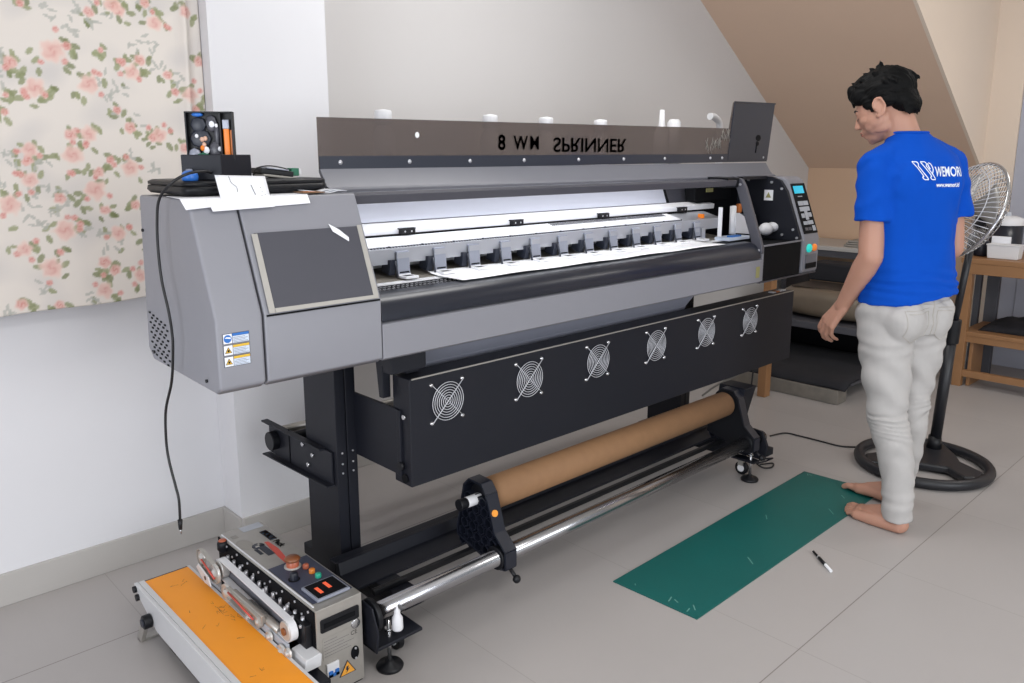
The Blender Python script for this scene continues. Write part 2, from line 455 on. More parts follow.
for e in elems:
    for i in range(int((e[0] - e[2] * 2) // cell), int((e[0] + e[2] * 2) // cell) + 1):
        for j in range(int((e[1] - e[2] * 2) // cell), int((e[1] + e[2] * 2) // cell) + 1):
            gridd.setdefault((i, j), []).append(e)
BASE = Vector(srgb((222, 214, 206))); PINK = Vector(srgb((222, 176, 166))); DEEP = Vector(srgb((204, 126, 120))); PALE = Vector(srgb((232, 206, 194)))
GRN = Vector(srgb((152, 156, 118))); GRND = Vector(srgb((112, 120, 80))); GRY = Vector(srgb((176, 176, 168)))
def cloth_colour(x, z):
    n1 = noise.noise(Vector((x * 9, z * 9, 1))); c = BASE.lerp(Vector(srgb((206, 200, 196))), max(0, min(1, n1 * 1.4)))
    q = gridd.get((int(x // cell), int(z // cell)))
    if q:
        for e in sorted(q, key=lambda e: 0 if e[3] != 'rose' else 1):
            dx = x - e[0]; dz = z - e[1]; r = math.hypot(dx, dz); a = math.atan2(dz, dx)
            if e[3] == 'rose':
                wob = 1 + .07 * math.sin(5 * a + e[4]) + .30 * noise.noise(Vector((x * 60, z * 60, 5)))
                t = r / (e[2] * wob)
                if t < 1:
                    sw = .5 + .5 * math.sin(a * 2 + t * 9 + e[4])
                    k = (1 - t)
                    big = e[5] > 1.9
                    cc = PALE.lerp(PINK, min(1, k * 1.2 + (.0 if big else .4))).lerp(DEEP, max(0, min(1, (k - .35) * (.9 if big else 1.5) * sw + (.12 if big else .3) * (sw > .7) + (0.30 if e[5] < 1.3 else 0))))
                    c = c.lerp(cc, min(1, k * 3) * .85)
            elif e[3] == 'leaf':
                u = dx * math.cos(e[4]) + dz * math.sin(e[4]); v = -dx * math.sin(e[4]) + dz * math.cos(e[4])
                t = (u / (e[2] * 1.25)) ** 2 + (v / (e[2] * .7)) ** 2
                if t < 1: c = c.lerp(GRN.lerp(GRND, e[5] * .8 + (.2 if abs(v) < .0012 else 0)), .85 * min(1, (1 - t) * 3))
            else:
                u = dx * math.cos(e[4]) + dz * math.sin(e[4]); v = -dx * math.sin(e[4]) + dz * math.cos(e[4])
                t = (u / (e[2] * 1.5)) ** 2 + (v / (e[2] * .5)) ** 2
                if t < 1: c = c.lerp(GRY, .75)
    return c
def cloth(x0, x1, z0f, z1, step, name):
    nx = int((x1 - x0) / step); nz_ = int((z1 - .9) / step)
    bm = bmesh.new(); lay = bm.loops.layers.float_color.new('pattern')
    V_ = []; Cc = []
    for i in range(nx + 1):
        x = x0 + (x1 - x0) * i / nx; row = []; cr = []
        for j in range(nz_ + 1):
            zb = z0f(x); z = zb + (z1 - zb) * j / nz_
            fold = -0.022 * math.exp(-((x - 1.075 - (1.9 - z) * -.02) / .013) ** 2) - .006 * math.sin(x * 9 + z * .7) - .004 * noise.noise(Vector((x * 3, z * 2, 0)))
            row.append(bm.verts.new((x, 2.652 + fold, z))); cr.append(tuple(cloth_colour(x, z)) + (1,))
        V_.append(row); Cc.append(cr)
    for i in range(nx):
        for j in range(nz_):
            f = bm.faces.new((V_[i][j], V_[i + 1][j], V_[i + 1][j + 1], V_[i][j + 1])); f.smooth = True
            for l, c in zip(f.loops, (Cc[i][j], Cc[i + 1][j], Cc[i + 1][j + 1], Cc[i][j + 1])): l[lay] = c
    mb = MB(); mb.bm.free(); mb.bm = bm
    o = mb.build(name, 'rose_fabric')
    sd = o.modifiers.new('thick', 'SOLIDIFY'); sd.thickness = .0015
    return o
o = cloth(.15, 1.128, lambda x: .920 + (x - .479) * .036 + .003 * math.sin(x * 14), 2.05, .0042, 'floral_curtain')
tag(o, 'cream curtain printed with pink roses hung flat on the left wall', 'curtain')
b = MB(); b.cyl((.12, 2.655, 2.062), (1.13, 2.655, 2.062), .012); b.build('curtain_rod', 'white_plastic', o)

# ceiling lamps and daylight
def area(name, loc, sx, sy, power, rot=(0, 0, 0), col=(1, 1, 1)):
    l = bpy.data.lights.new(name, 'AREA'); l.shape = 'RECTANGLE'; l.size = sx; l.size_y = sy; l.energy = power; l.color = col
    o = bpy.data.objects.new(name, l); COL.objects.link(o); o.location = loc; o.rotation_euler = rot; return o
area('ceiling_lamp_light', (2.3, 1.9, 2.70), 1.2, .5, 22, col=(1, .985, .97))
area('ceiling_lamp_light', (.4, -.6, 2.70), 1.2, .6, 38, col=(1, .99, .98))
area('ceiling_lamp_light', (4.6, .3, 2.70), .6, .6, 18, col=(1, .97, .93))
area('window_daylight', (-2.5, -.5, 1.15), 1.5, 2.4, 112, rot=(0, -PI / 2, 0), col=(.88, .93, 1))
area('window_daylight', (1.6, -3.1, 1.6), 3.0, 1.8, 104, rot=(PI / 2, 0, 0), col=(.92, .96, 1))
w = bpy.data.worlds.new('world'); SC.world = w; w.use_nodes = True
w.node_tree.nodes['Background'].inputs[0].default_value = (.9, .95, 1, 1); w.node_tree.nodes['Background'].inputs[1].default_value = .5
SC.view_settings.view_transform = 'Standard'; SC.view_settings.look = 'None'; SC.view_settings.gamma = 1; SC.view_settings.exposure = -0.26
SC.view_settings.use_curve_mapping = False
# ------------------------------------------------------------------ wide format printer
PR = empty('wide_format_printer', (2.0, 1.85, 0))
tag(PR, 'long grey and black wide format printer on black legs with its smoky cover flipped up', 'printer')
ZS = 1.03
def py_(z): return 1.655 if z < ZS else 1.655 + (z - ZS) * 0.40
prof = [(1.675, .862), (1.655, .875), (1.655, 1.03), (1.757, 1.285), (2.05, 1.285), (2.08, .90), (2.05, .872)]
# left cabinet
lc = MB().prism(prof, 'x', .803, 1.115).build('left_cabinet', 'printer_grey', PR, bevel=.004)
MB().prism(prof, 'x', .69, .799).build('cabinet_end_cover', 'printer_grey', lc, bevel=.007, seg=3)
# window pane on slanted face
def SL(x, t, d=0.0):  # t along slope from z=1.03 up; d outward
    u = Vector((0, .102, .255)).normalized(); n = Vector((0, -.255, .102)).normalized()
    return Vector((x, 1.655, 1.03)) + u * t + n * d
def slab(mb, pts, d0, d1):
    """polygon in (x,t) on the slanted face between heights d0..d1"""
    A = [mb.bm.verts.new(SL(x, t, d0)) for x, t in pts]; B = [mb.bm.verts.new(SL(x, t, d1)) for x, t in pts]
    n = len(pts); mb.bm.faces.new(A[::-1]); mb.bm.faces.new(B)
    for i in range(n): mb.bm.faces.new((A[i], A[(i + 1) % n], B[(i + 1) % n], B[i]))
    return mb
wp = slab(MB(), [(.822, .006), (1.097, .006), (1.100, .188), (.822, .188)], -.001, .004).build('inspection_window', 'screen_grey', lc)
t = MB()
slab(t, [(.813, .0), (.828, .0), (.829, .186), (.815, .186)], .004, .0056)
slab(t, [(.829, .0), (1.105, .0), (1.105, .009), (.829, .010)], .004, .0056)
slab(t, [(1.092, .009), (1.106, .009), (1.106, .190), (1.094, .190)], .004, .0056)
t.build('tape_border', 'tape', lc)
b = MB(); slab(b, [(.808, -.006), (1.11, -.006), (1.11, -.002), (.808, -.002)], -.001, .0012); b.build('window_gap', 'black_matte', lc)
# loose paper tab stuck on window
b = MB(); slab(b, [(1.015, .198), (1.022, .178), (1.060, .150), (1.062, .160), (1.040, .182)], .006, .0066)
tag(b.build('paper_tab', 'paper'), 'small torn white paper tab stuck at the top right of the grey window', 'paper tab')
# vent slots and screws on the end face
b = MB()
for r_ in range(9):
    for c in range(5):
        y = 2.045 - c * .024 - (.012 if r_ % 2 else 0); z = .995 - r_ * .0125 - c * .0045
        b.box(.6885, .6905, y - .0055, y + .0055, z - .0022, z + .0022)
b.build('vent_slots', 'black_matte', lc)['kind'] = 'stuff'
for (y, z) in ((2.04, 1.2), (2.035, .895), (1.72, .885)):
    b = MB(); b.cyl((.686, y, z), (.691, y, z), .004, n=10); b.build('screw', 'black_plastic', lc)
# warning labels
for i in range(3):
    z1 = 1.0 - i * .0255; z0 = z1 - .0235; y = 1.6545
    lb = MB().box(.703, .764, y - .0006, y, z0, z1).build('warning_label', 'label_edge', lc)
    MB().box(.7045, .724, y - .0010, y - .0006, z0 + .0012, z1 - .0012).build('pictogram_field', 'paper', lb)
    MB().box(.7255, .7628, y - .0010, y - .0006, z0 + .0012, z1 - .007).build('text_field', 'label_pale', lb)
    MB().box(.7255, .7628, y - .0010, y - .0006, z1 - .0065, z1 - .0012).build('header_band', 'label_blue' if i == 0 else 'label_yellow', lb)
    b = MB()
    for k in range(4): b.box(.727, .727 + .033 - .006 * (k % 2), y - .0013, y - .001, z0 + .003 + k * .0033, z0 + .0038 + k * .0033)
    b.build('printed_lines', 'ink_line', lb)
    zc = (z0 + z1) / 2; b = MB()
    if i == 0:
        b.cyl((.7142, y - .001, zc), (.7142, y - .0013, zc), .0088, n=24); b.build('pictogram', 'label_blue', lb)
        MB().prism([(.7075, zc + .002), (.712, zc + .0045), (.7205, zc + .003), (.7215, zc - .001), (.714, zc + .001)], 'y', y - .0016, y - .0013).build('pictogram_shape', 'paper', lb)
    else:
        b.prism([(.7062, zc - .0065), (.7222, zc - .0065), (.7142, zc + .0075)], 'y', y - .0013, y - .001); b.build('pictogram', 'black_matte', lb)
        MB().prism([(.7080, zc - .0055), (.7204, zc - .0055), (.7142, zc + .0053)], 'y', y - .0016, y - .0013).build('pictogram_shape', 'label_yellow', lb)
        MB().box(.7120, .7164, y - .0018, y - .0016, zc - .004, zc + .001).build('pictogram_mark', 'black_matte', lb)
MB().box(.85, 1.10, 1.80, 2.03, .852, .868).build('cabinet_underside', 'black_matte', lc)

# front bar, roller, platen
XA, XZ = 1.117, 2.968
MB().prism([(1.665, .866), (1.655, .872), (1.655, .960), (1.67, .967), (1.80, .967), (1.80, .875), (1.67, .866)], 'x', XA, XZ).build('front_bar', 'printer_grey', PR, bevel=.002)
pf = [(1.657, .968)] + [(1.655 + .058 * (1 - math.cos(a)), .968 + .062 * math.sin(a)) for a in [PI / 2 * k / 10 for k in range(11)]] + [(1.735, 1.031), (1.735, .968)]
MB().prism(pf, 'x', XA, XZ - .01).build('front_roller', 'black_gloss', PR, bevel=.001, smooth=True)
MB().prism([(1.736, 1.026), (1.806, 1.030), (1.806, .99), (1.736, .99)], 'x', XA, XZ - .01).build('platen', 'platen_black', PR)
b = MB()
for i in range(54):
    for j in range(3):
        x = 1.12 + i * .0075; y = 1.742 + j * .02 + (.004 if i % 2 else 0)
        b.box(x, x + .0035, y, y + .0025, 1.0268 + j * .0011, 1.0288 + j * .0011)
for i in range(2):
    b.box(1.16 + i * .16, 1.23 + i * .16, 1.755, 1.756, 1.0285, 1.0292); b.box(1.16 + i * .16, 1.23 + i * .16, 1.782, 1.783, 1.0295, 1.0305)
b.build('platen_studs', 'screw', PR)['kind'] = 'stuff'
MB().prism([(1.807, 1.032), (1.835, 1.033), (1.835, 1.0), (1.807, 1.0)], 'x', XA, XZ - .01).build('platen_edge_strip', 'white_metal', PR)
MB().prism([(1.836, 1.034), (1.99, 1.046), (1.99, 1.0), (1.836, 1.0)], 'x', XA, XZ + .05).build('feed_tray', 'tan_tray', PR)
b = MB(); b.cyl((XA, 1.955, 1.062), (XZ - .1, 1.955, 1.062), .007, n=12); b.build('pinch_shaft', 'white_metal', PR)
# rail with bright top plate and scale
MB().prism([(1.875, 1.076), (1.872, 1.120), (1.955, 1.142), (1.99, 1.142), (1.99, 1.076)], 'x', XA, 2.99).build('carriage_rail', 'rail_alu', PR, bevel=.001)
MB().prism([(1.884, 1.1245), (1.884, 1.1262), (1.955, 1.145), (1.955, 1.1432)], 'x', XA, 2.72).build('rail_top_plate', 'white_metal', PR)
b = MB()
for i in range(150):
    x = 1.13 + i * .0106
    b.box(x, x + .004, 1.8755, 1.8815, 1.1215, 1.1242)
for i in range(14): b.cyl((1.18 + i * .118, 1.879, 1.123), (1.18 + i * .118, 1.879, 1.1262), .0035, n=8)
b.build('rail_perforations', 'text_dark', PR)['kind'] = 'stuff'
b = MB()
for i in range(78): b.prism([(1.928, 1.1372), (1.928, 1.1392), (1.952, 1.1458), (1.952, 1.143)], 'x', 2.02 + i * .0085, 2.0235 + i * .0085)
b.build('encoder_marks', 'ink_line', PR)['kind'] = 'stuff'
MB().box(XA, 2.86, 1.955, 1.975, 1.142, 1.150).build('belt_slot', 'black_matte', PR)
MB().prism([(1.965, 1.150), (1.962, 1.170), (2.00, 1.180), (2.03, 1.180), (2.03, 1.150)], 'x', XA, 3.08).build('upper_rail', 'white_metal', PR, bevel=.001)
MB().prism([(2.02, 1.183), (2.055, 1.275), (2.065, 1.275), (2.035, 1.183)], 'x', XA, 2.82).build('back_panel', 'panel_pale', PR)
MB().prism([(2.018, 1.183), (2.053, 1.270), (2.056, 1.270), (2.021, 1.183)], 'x', 2.805, 2.822).build('back_panel_edge', 'black_matte', PR)
MB().prism([(2.03, 1.10), (2.055, 1.275), (2.065, 1.275), (2.04, 1.10)], 'x', 2.82, 3.32).build('back_panel_dark', 'screen_grey', PR)
for x in (1.391, 1.844, 2.294, 2.80):
    s_ = MB(); s_.box(x, x + .05, 1.945, 1.962, 1.150, 1.163); s_.box(x - .003, x + .053, 1.947, 1.975, 1.163, 1.167)
    s_ = s_.build('stop_block', 'black_plastic', PR, bevel=.001)
    for q in (.012, .036): MB().cyl((x + q, 1.9445, 1.157), (x + q, 1.9455, 1.157), .003, n=8).build('screw', 'screw', s_)
# pinch roller clips
for k in range(12):
    x = 1.343 - .118 + k * .1338 + .109
    cx = x
    c = MB()
    c.prism([(1.864, 1.108), (1.864, 1.112), (1.873, 1.112), (1.873, 1.106)], 'x', cx - .022, cx + .022)
    c.prism([(1.863, 1.110), (1.868, 1.111), (1.864, 1.044), (1.858, 1.044)], 'x', cx - .021, cx + .021)
    c = c.build('pinch_clip', 'clip_grey', PR, bevel=.001)
    MB().box(cx - .021, cx + .021, 1.861, 1.8625, 1.092, 1.108).build('clip_head', 'rail_alu', c)
    f = MB(); f.box(cx - .024, cx - .017, 1.822, 1.864, 1.038, 1.045); f.box(cx + .013, cx + .020, 1.822, 1.864, 1.038, 1.045); f.box(cx - .024, cx + .020, 1.816, 1.824, 1.038, 1.045); f.box(cx - .024, cx + .020, 1.852, 1.864, 1.038, 1.047)
    f.build('clip_foot', 'white_metal', c, bevel=.001)
    MB().box(cx - .017, cx + .013, 1.826, 1.850, 1.038, 1.044).build('pinch_wheel', 'black_plastic', c)
    MB().box(cx - .016, cx + .016, 1.8565, 1.8580, 1.050, 1.054).build('clip_slot', 'black_matte', c)
    s_ = MB(); s_.prism([(1.86, 1.09), (1.90, 1.085), (1.91, 1.055), (1.87, 1.045)], 'x', cx - .045, cx - .025); s_.cyl((cx - .028, 1.862, 1.085), (cx - .030, 1.848, 1.042), .003, n=8)
    s_.build('spring_lever', 'text_dark', c)
# top bar and side arm (strut)
MB().prism([(1.772, 1.256), (1.765, 1.279), (1.80, 1.284), (1.83, 1.284), (1.83, 1.272), (1.785, 1.256)], 'x', XA, 2.93).build('top_bar', 'screen_grey', PR, bevel=.002)
st = [(1.652, .985), (1.652, 1.015), (1.742, 1.252), (1.760, 1.283), (1.80, 1.293), (1.84, 1.290), (1.84, 1.262), (1.805, 1.262), (1.783, 1.245), (1.690, 1.0)]
so = MB().prism(st, 'x', 2.955, 2.975).build('side_arm', 'screen_grey', PR, bevel=.003)
for y, z in ((1.80, 1.28), (1.765, 1.262), (1.664, 1.0)): MB().cyl((2.950, y, z), (2.956, y, z), .005, n=10).build('screw', 'screw', so)
MB().prism([(1.775, 1.25), (1.77, 1.288), (1.87, 1.292), (1.87, 1.25)], 'x', 2.87, 2.954).build('arm_block', 'black_plastic', PR)
# rear body
MB().prism([(1.99, .88), (2.07, .90), (2.07, 1.272), (2.20, 1.272), (2.20, .93), (2.1, .88)], 'x', XA, 3.30).build('rear_body', 'printer_grey_dark', PR)
MB().box(XA, 3.30, 1.80, 1.99, .88, .985).build('inner_base', 'black_matte', PR)

# right cabinet
cb_ = MB(); cb_.box(2.984, 3.312, 1.665, 1.98, .868, 1.012)
rc = cb_.build('right_cabinet', 'black_matte', PR, bevel=.003)
MB().box(2.976, 3.316, 1.658, 1.666, 1.012, 1.018).build('cabinet_edge_trim', 'printer_grey', rc)
MB().box(2.970, 2.983, 1.657, 1.70, .872, 1.018).build('cabinet_side_post', 'printer_grey', rc)
MB().prism([(1.66, .862), (1.66, .868), (1.98, .868), (1.98, .862)], 'x', 2.97, 3.455).build('cabinet_bottom_trim', 'screen_grey', rc)
sidep = [(1.668, 1.012), (1.668, 1.03), (1.742, 1.225), (1.775, 1.27), (1.82, 1.287), (2.06, 1.287), (2.06, 1.012)]
ip = MB().prism(sidep, 'x', 3.300, 3.318).build('inner_side_plate', 'black_metal', rc, bevel=.001)
for y, z in ((1.815, 1.262), (1.765, 1.235), (1.70, 1.06), (1.68, 1.025), (1.75, 1.035), (1.93, 1.27)): MB().cyl((3.294, y, z), (3.301, y, z), .0055, n=10).build('screw', 'screw', ip)
n_ = MB().box(3.2975, 3.300, 1.806, 1.848, 1.182, 1.228).build('side_notice', 'paper', ip)
MB().prism([(1.814, 1.194), (1.840, 1.194), (1.827, 1.218)], 'x', 3.2965, 3.2976).build('notice_triangle', 'yellow_green', n_)
MB().box(3.10, 3.30, 1.84, 2.06, 1.276, 1.288).build('cabinet_top', 'black_metal', rc)
MB().box(2.975, 3.30, 1.985, 2.06, 1.012, 1.288).build('cabinet_back', 'black_matte', rc)
ctl = [(1.668, .866), (1.655, .874), (1.655, 1.02), (1.748, 1.268), (1.775, 1.287), (2.06, 1.287), (2.06, .866)]
cs = MB().prism(ctl, 'x', 3.319, 3.460).build('control_console', 'printer_grey', PR, bevel=.010, seg=3)
u = Vector((0, .093, .248)).normalized(); nn = Vector((0, -.248, .093)).normalized()
def CS(x, t, d): return Vector((x, 1.655, 1.02)) + u * t + nn * d
def cbox(mb, x0, x1, t0, t1, d0, d1):
    A = [mb.bm.verts.new(CS(x, t, d)) for d in (d0, d1) for x, t in ((x0, t0), (x1, t0), (x1, t1), (x0, t1))]
    for f in ((3, 2, 1, 0), (4, 5, 6, 7), (0, 1, 5, 4), (1, 2, 6, 5), (2, 3, 7, 6), (3, 0, 4, 7)): mb.bm.faces.new([A[i] for i in f])
    return mb
kp = cbox(MB(), 3.327, 3.452, .022, .252, 0, .002).build('keypad', 'black_matte', cs)
cbox(MB(), 3.340, 3.425, .206, .240, .002, .004).build('display', 'lcd_cyan', kp)
for (x0, x1, t0, t1) in ((3.345, 3.385, .150, .170), (3.389, 3.432, .150, .170), (3.345, 3.432, .124, .144), (3.345, 3.373, .094, .114), (3.378, 3.404, .084, .124), (3.408, 3.436, .096, .116),
                         (3.345, 3.380, .062, .078), (3.384, 3.432, .062, .080), (3.414, 3.440, .032, .056), (3.345, 3.370, .036, .050), (3.376, 3.402, .036, .050)):
    cbox(MB(), x0, x1, t0, t1, .002, .0045).build('button', 'button_grey' if x0 not in (3.376,) and t0 != .036 else 'screen_grey', kp, bevel=.001)
cbox(MB(), 3.36, 3.40, .190, .194, .002, .0025).build('small_print', 'button_grey', kp)
for x, r_, mname in ((3.362, .019, 'lamp_teal'), (3.410, .016, 'lamp_orange')):
    MB().lathe([(0, .012), (r_ * .8, .011), (r_, .006), (r_, 0)], (x, 1.655, .978), n=24, mtx=Matrix.Rotation(PI / 2, 4, 'X')).build('indicator_button', mname, cs)
MB().box(3.340, 3.435, 1.652, 1.656, .890, .950).build('card_slot_plate', 'printer_grey_dark', cs)
MB().box(3.340, 3.435, 1.650, 1.653, .888, .912).build('card_slot', 'black_matte', cs)

# print carriage and capping parts seen in the open bay
MB().box(2.885, 2.890, 1.80, 1.818, 1.05, 1.17).build('wiper_post', 'white_metal', PR, bevel=.001)
MB().prism([inv(*q_, 1.82) for q_ in ((736, 213), (740, 213), (757, 226), (761, 235), (736, 233))], 'y', 1.820, 1.825).build('capping_station', 'white_metal', PR, bevel=.001)
MB().box(2.90, 3.06, 1.77, 1.84, 1.032, 1.046).build('waste_tray', 'label_pale', PR, bevel=.002)
MB().box(2.93, 3.00, 1.775, 1.80, 1.046, 1.052).build('blue_clip', 'label_blue', PR)
b = MB(); a1 = inv(766, 229, 1.80); b.ell((a1[0], 1.80, a1[1]), (.035, .03, .028)); b.ell((a1[0] + .06, 1.80, a1[1] + .006), (.03, .03, .022)); b.build('white_damper', 'white_plastic', PR)
b = MB(); a1 = inv(745, 205, 1.88); b.ell((a1[0], 1.88, a1[1]), (.016, .018, .016)); b.cyl((a1[0], 1.88, a1[1]), (a1[0] + .03, 1.87, a1[1] - .06), .010); b.build('ink_pump', 'yellow_green', PR)
MB().box(3.15, 3.175, 1.88, 1.90, 1.13, 1.17).build('orange_valve', 'orange_mark', PR, bevel=.006)
MB().cyl((3.02, 1.83, 1.05), (3.05, 1.85, 1.165), .014).build('ink_hose', 'white_plastic', PR)
MB().box(3.20, 3.26, 1.86, 1.93, 1.05, 1.12).build('pump_housing', 'clip_grey', PR, bevel=.004)
MB().box(2.862, 2.872, 1.875, 1.90, 1.123, 1.140).build('orange_stop', 'orange_plastic', PR)
sb = MB().box(2.94, 3.22, 1.97, 2.02, 1.185, 1.27).build('sensor_box', 'black_matte', PR, bevel=.004)
MB().box(3.02, 3.07, 1.966, 1.970, 1.222, 1.238).build('sensor_marks', 'yellow_green', sb)
b = MB()
for x in (2.79, 2.835): b.box(x, x + .026, 1.86, 1.875, 1.035, 1.085)
b.build('rail_support', 'rail_alu', PR)

# flipped-up cover
cvh = MB().prism([(1.868, 1.282), (1.895, 1.290), (1.925, 1.335), (1.925, 1.345), (1.918, 1.345), (1.888, 1.300), (1.865, 1.290)], 'x', 1.112, 3.42)
cov = cvh.build('cover_flange', 'printer_grey_dark', PR, bevel=.001)
b = MB(); b.prism([(1.112, 1.343), (3.425, 1.356), (3.425, 1.357), (3.10, 1.3565), (3.10, 1.482), (1.112, 1.478)], 'y', 1.920, 1.924)
# acrylic sheet with raised right flap (one piece)
b = MB(); b.prism([(1.112, 1.343), (3.425, 1.353), (3.470, 1.610), (3.125, 1.602), (3.10, 1.492), (1.112, 1.478)], 'y', 1.920, 1.924)
ac = b.build('acrylic_cover', 'smoky_acrylic', PR)
MB().prism([(1.112, 1.341), (3.425, 1.351), (3.425, 1.385), (1.112, 1.377)], 'y', 1.917, 1.920).build('cover_strip', 'strip_navy', ac)
MB().prism([(3.095, 1.360), (3.425, 1.358), (3.465, 1.606), (3.128, 1.598)], 'y', 1.9155, 1.9198).build('flap_backing', 'strip_navy', ac)
MB().prism([(3.128, 1.600), (3.470, 1.606), (3.470, 1.612), (3.128, 1.606)], 'y', 1.914, 1.92).build('flap_edge', 'text_dark', ac)
for x in (1.175, 1.405, 1.635, 1.868, 2.135, 2.385, 2.64, 2.96, 3.05, 3.39):
    MB().lathe([(0, .004), (.005, .003), (.0065, 0)], (x, 1.917, 1.360 + (x - 1.1) * .004), n=12, mtx=Matrix.Rotation(PI / 2, 4, 'X')).build('cover_screw', 'screw', ac)
# vertically mirrored lettering
text_mb('8', .066, lambda u_, v, d: Vector((1.768 + u_, 1.9175 - abs(d), 1.417 + v)), bold=.0015).build('lettering', 'text_dark', ac)
text_mb('WM', .060, lambda u_, v, d: Vector((1.880 + u_ * 1.0, 1.9175 - abs(d), 1.417 + v)), bold=.0012, spacing=1.3).build('lettering', 'text_dark', ac)
text_mb('SPRINNER', .068, lambda u_, v, d: Vector((2.200 + u_ * 1.28, 1.9175 - abs(d), 1.417 + v)), flip=True, bold=.0008).build('lettering', 'text_dark', ac)
# scratched frost mark at the flap
b = MB(); rg = random.Random(11)
for k in range(46):
    s0 = rg.random(); x = 2.93 + s0 * .20 + rg.gauss(0, .012); z = 1.385 + s0 * .085 + rg.gauss(0, .012)
    a = rg.uniform(.9, 2.3); L_ = rg.uniform(.012, .04)
    b.tube([(x, 1.9185, z), (x + L_ * .4 * math.cos(a + .3), 1.9185, z + L_ * .5), (x + L_ * math.cos(a), 1.9185, z + L_ * math.sin(a))], .0011, n=5)
b.build('scratches', 'cable_grey', ac)
b = MB(); b.ell((3.335, 1.9150, 1.455), (.022, .0012, .014)); b.cyl((3.325, 1.916, 1.44), (3.318, 1.916, 1.39), .004, n=8); b.ell((3.33, 1.9150, 1.43), (.014, .0012, .010)); b.build('dark_mark', 'black_matte', ac)
b = MB(); b.ell((1.435, 1.918, 1.437), (.0075, .0012, .0085)); b.build('white_spot', 'media', ac)

MB().box(2.925, 2.952, 1.6535, 1.6552, .890, .935).build('yellow_tag', 'yellow_green', PR)
# apron under the front bar
ap = [(1.80, .866), (1.83, .82), (1.87, .77), (1.90, .70), (1.905, .70), (1.875, .77), (1.835, .822), (1.806, .868)]
MB().prism(ap, 'x', 1.352, 2.76).build('apron_sheet', 'apron_grey', PR)
b = MB(); b.prism([(1.76, .862), (1.83, .862), (1.83, .80), (1.81, .80)], 'x', 1.225, 1.24); b.prism([(1.84, .862), (1.88, .862), (1.86, .70), (1.84, .70)], 'x', 1.235, 1.262)
b.box(1.21, 1.33, 1.76, 1.80, .79, .862); b.box(1.10, 1.16, 1.70, 1.76, .856, .864); b.box(1.29, 1.335, 1.80, 1.83, .77, .85)
b.build('hinge_bracket', 'black_metal', PR, bevel=.002)

# dryer panel with six fan guards
dp = MB().box(1.263, 3.445, 1.75, 1.832, .449, .768).build('dryer_panel', 'black_metal', PR, bevel=.003)
MB().box(1.270, 3.440, 1.7485, 1.752, .7655, .7695).build('panel_edge_highlight', 'steel_brushed', dp)
for k in range(6):
    x0 = 1.395 + k * .333; z0 = .681
    g = MB()
    for j in range(7):
        r_ = .010 + j * .0078
        g.tube([(x0 + r_ * math.cos(a), 1.744, z0 + r_ * math.sin(a)) for a in [2 * PI * q / 36 for q in range(36)]], .00115, n=6, closed=True)
    for s_ in (1, -1):
        e = Vector((s_, 0, 1)).normalized() * .082
        g.tube([Vector((x0, 1.7435, z0)) - e, Vector((x0, 1.7435, z0)) + e] if s_ == 1 else [Vector((x0, 1.7435, z0)) - e * .95, Vector((x0, 1.7435, z0)) - e * .35, Vector((x0, 1.7435, z0)) + e * .35, Vector((x0, 1.7435, z0)) + e * .95], .0015 if s_ == 1 else .0009, n=6)
    g = g.build('fan_guard', 'guard_wire', dp)
    for sx in (1, -1):
        for sz in (1, -1):
            MB().lathe([(0, .007), (.005, .006), (.007, 0)], (x0 + sx * .057, 1.75, z0 + sz * .057), n=12, mtx=Matrix.Rotation(PI / 2, 4, 'X')).build('guard_screw', 'steel', g)
MB().cyl((1.262, 1.778, .47), (1.258, 1.778, .47), .014, n=20).build('end_hole', 'black_matte', dp)
MB().cyl((1.262, 1.775, .655), (1.256, 1.775, .655), .007, n=12).build('panel_bolt', 'steel', dp)
for sx, z0_ in ((1.257, .50), (3.02, .50)):
    a_ = MB(); a_.box(sx, sx + .010, 1.795, 2.05, .475, .672)
    a_.box(sx - .003, sx + .010, 1.790, 1.806, .475, .672)
    a_.build('panel_arm', 'black_metal', PR, bevel=.002)
MB().cyl((1.262, 1.792, .505), (1.250, 1.792, .505), .013, n=8).build('arm_knob', 'black_plastic', PR)

for q_, m_ in ((3.30, 'white_plastic'), (3.335, 'orange_mark'), (3.355, 'white_plastic'), (3.39, 'white_plastic')): MB().box(q_, q_ + .026, 1.775, 1.80, .768, .773).build('edge_clip', m_, dp, bevel=.001)
# legs
for x0 in (1.190, 2.985):
    lg = MB(); lg.box(x0, x0 + .034, 2.03, 2.215, .11, .87); lg.box(x0 + .038, x0 + .072, 2.03, 2.215, .11, .87); lg.box(x0 + .004, x0 + .068, 2.036, 2.21, .11, .87)
    lg = lg.build('leg', 'black_metal', PR, bevel=.002)
    for z in (.49, .455, .425):
        for q in (.018, .055): MB().cyl((x0 + q, 2.0305, z), (x0 + q, 2.0275, z), .003, n=8).build('leg_hole', 'screw', lg)
    # foot beam along Y
    fb = MB(); fb.box(x0 + .0, x0 + .072, 1.76, 2.27, .075, .115)
    fb = fb.build('foot_beam', 'black_metal', PR, bevel=.004)
    for y in (1.72, 2.24):
        if y < 2 and x0 < 2: xs_ = x0; x0 = x0 - .055
        cw = MB(); cw.cyl((x0 + .026, y, .030), (x0 + .046, y, .030), .030, n=24); cw = cw.build('caster_wheel', 'black_plastic', fb, bevel=.003)
        MB().cyl((x0 + .024, y, .030), (x0 + .048, y, .030), .016, n=20).build('wheel_hub', 'white_plastic', cw)
        MB().box(x0 + .018, x0 + .054, y - .012, y + .012, .045, .083).build('caster_fork', 'steel_brushed', cw)
        if y < 2 and x0 < 2: x0 = xs_
